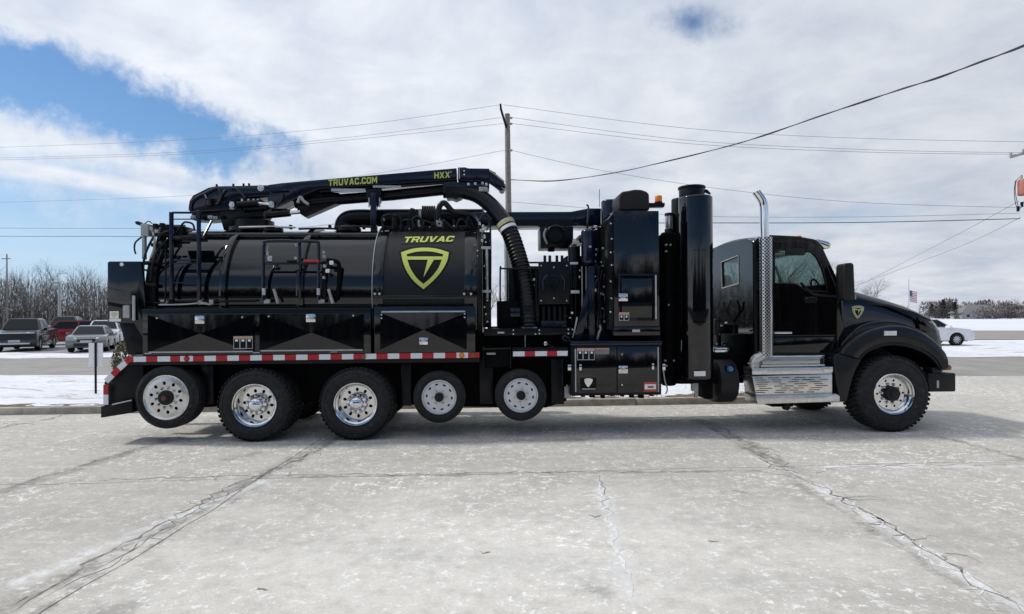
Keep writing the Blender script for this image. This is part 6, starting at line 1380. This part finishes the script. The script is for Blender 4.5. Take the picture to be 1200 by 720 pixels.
# ---- hood, fender, bumper
hood = empty('hood', (0, 0, 0), 0, T)
sec = [(984, 337.5, 1.00), (1003, 338.6, .97), (1022, 343.4, .94), (1042, 349, .91), (1068, 357, .87), (1085, 364, .84), (1096, 369.6, .81), (1102.4, 376, .79), (1104.4, 390, .785), (1105, 436, .785)]
zbot = L(1040, 436, .4).z; HC = (CW0 + CWF) / 2; rows = []
for x, y, hw in sec:
    u, zt_ = L(x, y, HC - hw).x, L(x, y, HC - hw + .22).z
    h_ = zt_ - zbot
    prof = [(-hw, zbot), (-hw, zbot + max(h_ - .30, .0)), (-hw + .03, zbot + max(h_ - .16, .0)), (-hw + .10, zbot + max(h_ - .055, 0)), (-hw + .22, zbot + max(h_ - .012, 0)), (-hw + .34, zt_), (-.3, zt_ + .012 * min(1, h_ * 3)), (0, zt_ + .02 * min(1, h_ * 3))]
    prof += [(-a, q) for a, q in prof[-2::-1]]; rows.append([(u, HC + a, q) for a, q in prof])
m_ = MB(); vv = [[m_.bm.verts.new(p) for p in r_] for r_ in rows]
for r0_, r1_ in zip(vv, vv[1:]):
    for i in range(len(r0_) - 1): m_.bm.faces.new((r0_[i], r0_[i + 1], r1_[i + 1], r1_[i]))
m_.bm.faces.new(vv[0]); m_.bm.faces.new(vv[-1][::-1])
bmesh.ops.remove_doubles(m_.bm, verts=m_.bm.verts[:], dist=1e-4)
m_.build('hood_shell', 'cabpaint', hood, sharp=40)
# long crease and side vents on the hood flank
pr('hood_crease', [(1006, 353), (1040, 357), (1072, 366), (1092, 375), (1091, 376.6), (1071, 368), (1040, 359.2), (1006, 355)], .33, .05, 'cabpaint', .002, hood)
pr('hood_side_vent', [(1076, 372), (1089, 377.6), (1089.4, 390), (1078, 386)], .355, .05, 'cabpaint', .003, hood)
pr('cowl_panel', [(979, 337), (988, 345), (988, 414), (981, 414), (981, 345)], .20, .06, 'cabpaint', .004, hood)
bd = L(1005.2, 366, .19); sb = pr('hood_badge', [(998.4 + 14.2 * x_, 374 - 15.6 * y_) for x_, y_ in SH_OUT], .262, .02, 'cream', .001, hood, 1)
MB().fill2d([[(x_ * .86 + .07, y_ * .86 + .075) for x_, y_ in SH_OUT]], lambda a, q: L(998.4 + 14.2 * a, 374 - 15.6 * q, .259), Vector((0, -.003, 0))).build('badge_rim', 'black_decal', sb)
shield(lambda a, q: L(999.8 + 11.4 * a, 372.6 - 12.6 * q, .255), 'cream', sb, Vector((0, -.003, 0)), False)
outer = curve([(984.6, 414), (994, 402), (1005, 394), (1020, 386.6), (1034, 382.8), (1047, 381.2), (1062, 382.4), (1077, 387.4), (1090, 395), (1101, 404.6), (1108.6, 413.4), (1111.4, 421), (1112, 431)], 4)
inner = curve([(1101.6, 434), (1097.6, 426.6), (1089, 418.2), (1076, 411.2), (1060, 406.6), (1042, 405.6), (1028, 408.8), (1017.6, 414), (1010, 421.6)], 4)
fnd = empty('fender_assembly', (0, 0, 0), 0, T)
def fender(sgn):
    loops = [L(x, y, .03) for x, y in outer], [L(x, y, .03) for x, y in inner]
    W_ = lambda w: w if sgn > 0 else 2.5 - w
    m_ = MB(); n = len(loops[0]); No = len(loops[0]); Ni = len(loops[1])
    ins = lambda i: loops[1][::-1][min(Ni - 1, round(i * (Ni - 1) / (No - 1)))]
    prof = [(0.0, .055), (.03, .02), (.10, .0), (.55, -.008), (.80, .0), (.84, .016), (.97, .012), (1.0, .03)]     # from outer edge inward: (mix, w)
    rows = []
    for i in range(No):
        o_, n_ = loops[0][i], ins(i); dirn = (o_ - n_).normalized(); row = [Vector((o_.x + dirn.x * .0 - dirn.x * .04, W_(.50), o_.z - dirn.z * .0))]
        row += [Vector((o_.x, W_(.12), o_.z))]
        for k, w in prof: q = o_.lerp(n_, k); row.append(Vector((q.x, W_(w + .02), q.z)))
        row.append(Vector((n_.x, W_(.075), n_.z)))
        rows.append([m_.bm.verts.new(p) for p in row])
    for a, c in zip(rows, rows[1:]):
        for i in range(len(a) - 1): m_.bm.faces.new((a[i], a[i + 1], c[i + 1], c[i]))
    m_.bm.faces.new(rows[-1])
    m_.build('fender', 'fenderpaint', fnd, sharp=50)
fender(1); fender(-1)
for wa, wb in ((.08, .62), (1.88, 2.42)):
    q_ = [L(x, y - 1.2, .05) for x, y in inner]; m_ = MB(); m_.grid(lambda u, v: Vector((q_[round(u * (len(q_) - 1))].x, wa + (wb - wa) * v, q_[round(u * (len(q_) - 1))].z)), len(q_) - 1, 1); m_.build('arch_liner', 'dark', fnd)
def rear_splash(w): return [(977.6, 417), (985, 413.4), (1010.6, 421.2), (1003.6, 433), (998.6, 448), (994.6, 464), (993, 471), (985, 470.6), (980, 448)]
pr('splash_guard', rear_splash(0), .05, .42, 'fenderpaint', .02, fnd, 3); 
sg_ = [L(x, y, .05) for x, y in rear_splash(0)]; MB().poly_prism([(p.x, 2.03, p.z) for p in sg_], Vector((0, .42, 0)), .02).build('splash_guard', 'fenderpaint', fnd)
pr('hood_shoulder', curve([(986, 404), (998, 390), (1012, 380.6), (1028, 376.6), (1046, 376.4), (1064, 380), (1082, 389), (1097, 401)], 4) + [(1090, 404.4), (1045, 402), (1000, 406), (986, 412)], .12, .35, 'cabpaint', .05, fnd, 3)
pr('wheel_well', [(984, 416), (1012, 404), (1045, 398), (1078, 404), (1104, 424), (1104, 450), (984, 450)], .50, 1.5, 'dark', .0, fnd)
b('fender_marker', 1037, 388.6, 1050, 392.6, -.012, .04, 'white', .004, fnd); b('fender_marker_bezel', 1036, 387.8, 1051, 393.4, -.004, .04, 'chrome', .004, fnd)
pr('turn_signal', [(1100.6, 428.4), (1113.6, 427.6), (1116, 430.4), (1115, 434), (1103, 434.6)], .06, .14, 'orange_dull', .012, fnd)
pr('turn_signal_base', [(1092, 431), (1103, 430.6), (1103, 438), (1094, 440)], .08, .2, 'hub', .012, fnd)
bp = empty('bumper', (0, 0, 0), 0, T)
b('bumper_bar', 1088, 437.6, 1120.4, 459.4, .06, .30, 'hub', .02, bp); u0_, u1_ = L(1104, 448, .06).x, L(1120.4, 448, .06).x; zb0, zb1 = L(1104, 459.4, .06).z, L(1104, 437.6, .06).z
MB().box((u0_, .37, zb0), (u1_, 2.44, zb1), .02).build('bumper_bar', 'hub', bp); b('tow_eye', 1098, 446, 1100.6, 455, .052, .02, 'greymetal', .004, bp)
# grille and headlamps on the nose
ug = rows[-1][0][0]; MB().box((ug, HC - .55, zb1 + .1), (ug + .05, HC + .55, L(1100, 380, .7).z), .03).build('grille', 'chrome', hood)
for s_ in (-1, 1): MB().box((ug - .2, HC + s_ * .60 - .12, zb1 + .12), (ug + .03, HC + s_ * .60 + .12, zb1 + .34), .04).build('headlamp', 'lamp', hood)

# nothing sits deeper than thing > part > sub-part (all the holders stand at the truck's own origin)
def depth(o):
    n = 0
    while o.parent: n += 1; o = o.parent
    return n
def lift(o):
    for ch in list(o.children): lift(ch)
    while depth(o) > 2: o.parent = o.parent.parent
lift(T)
bpy.context.view_layer.update()
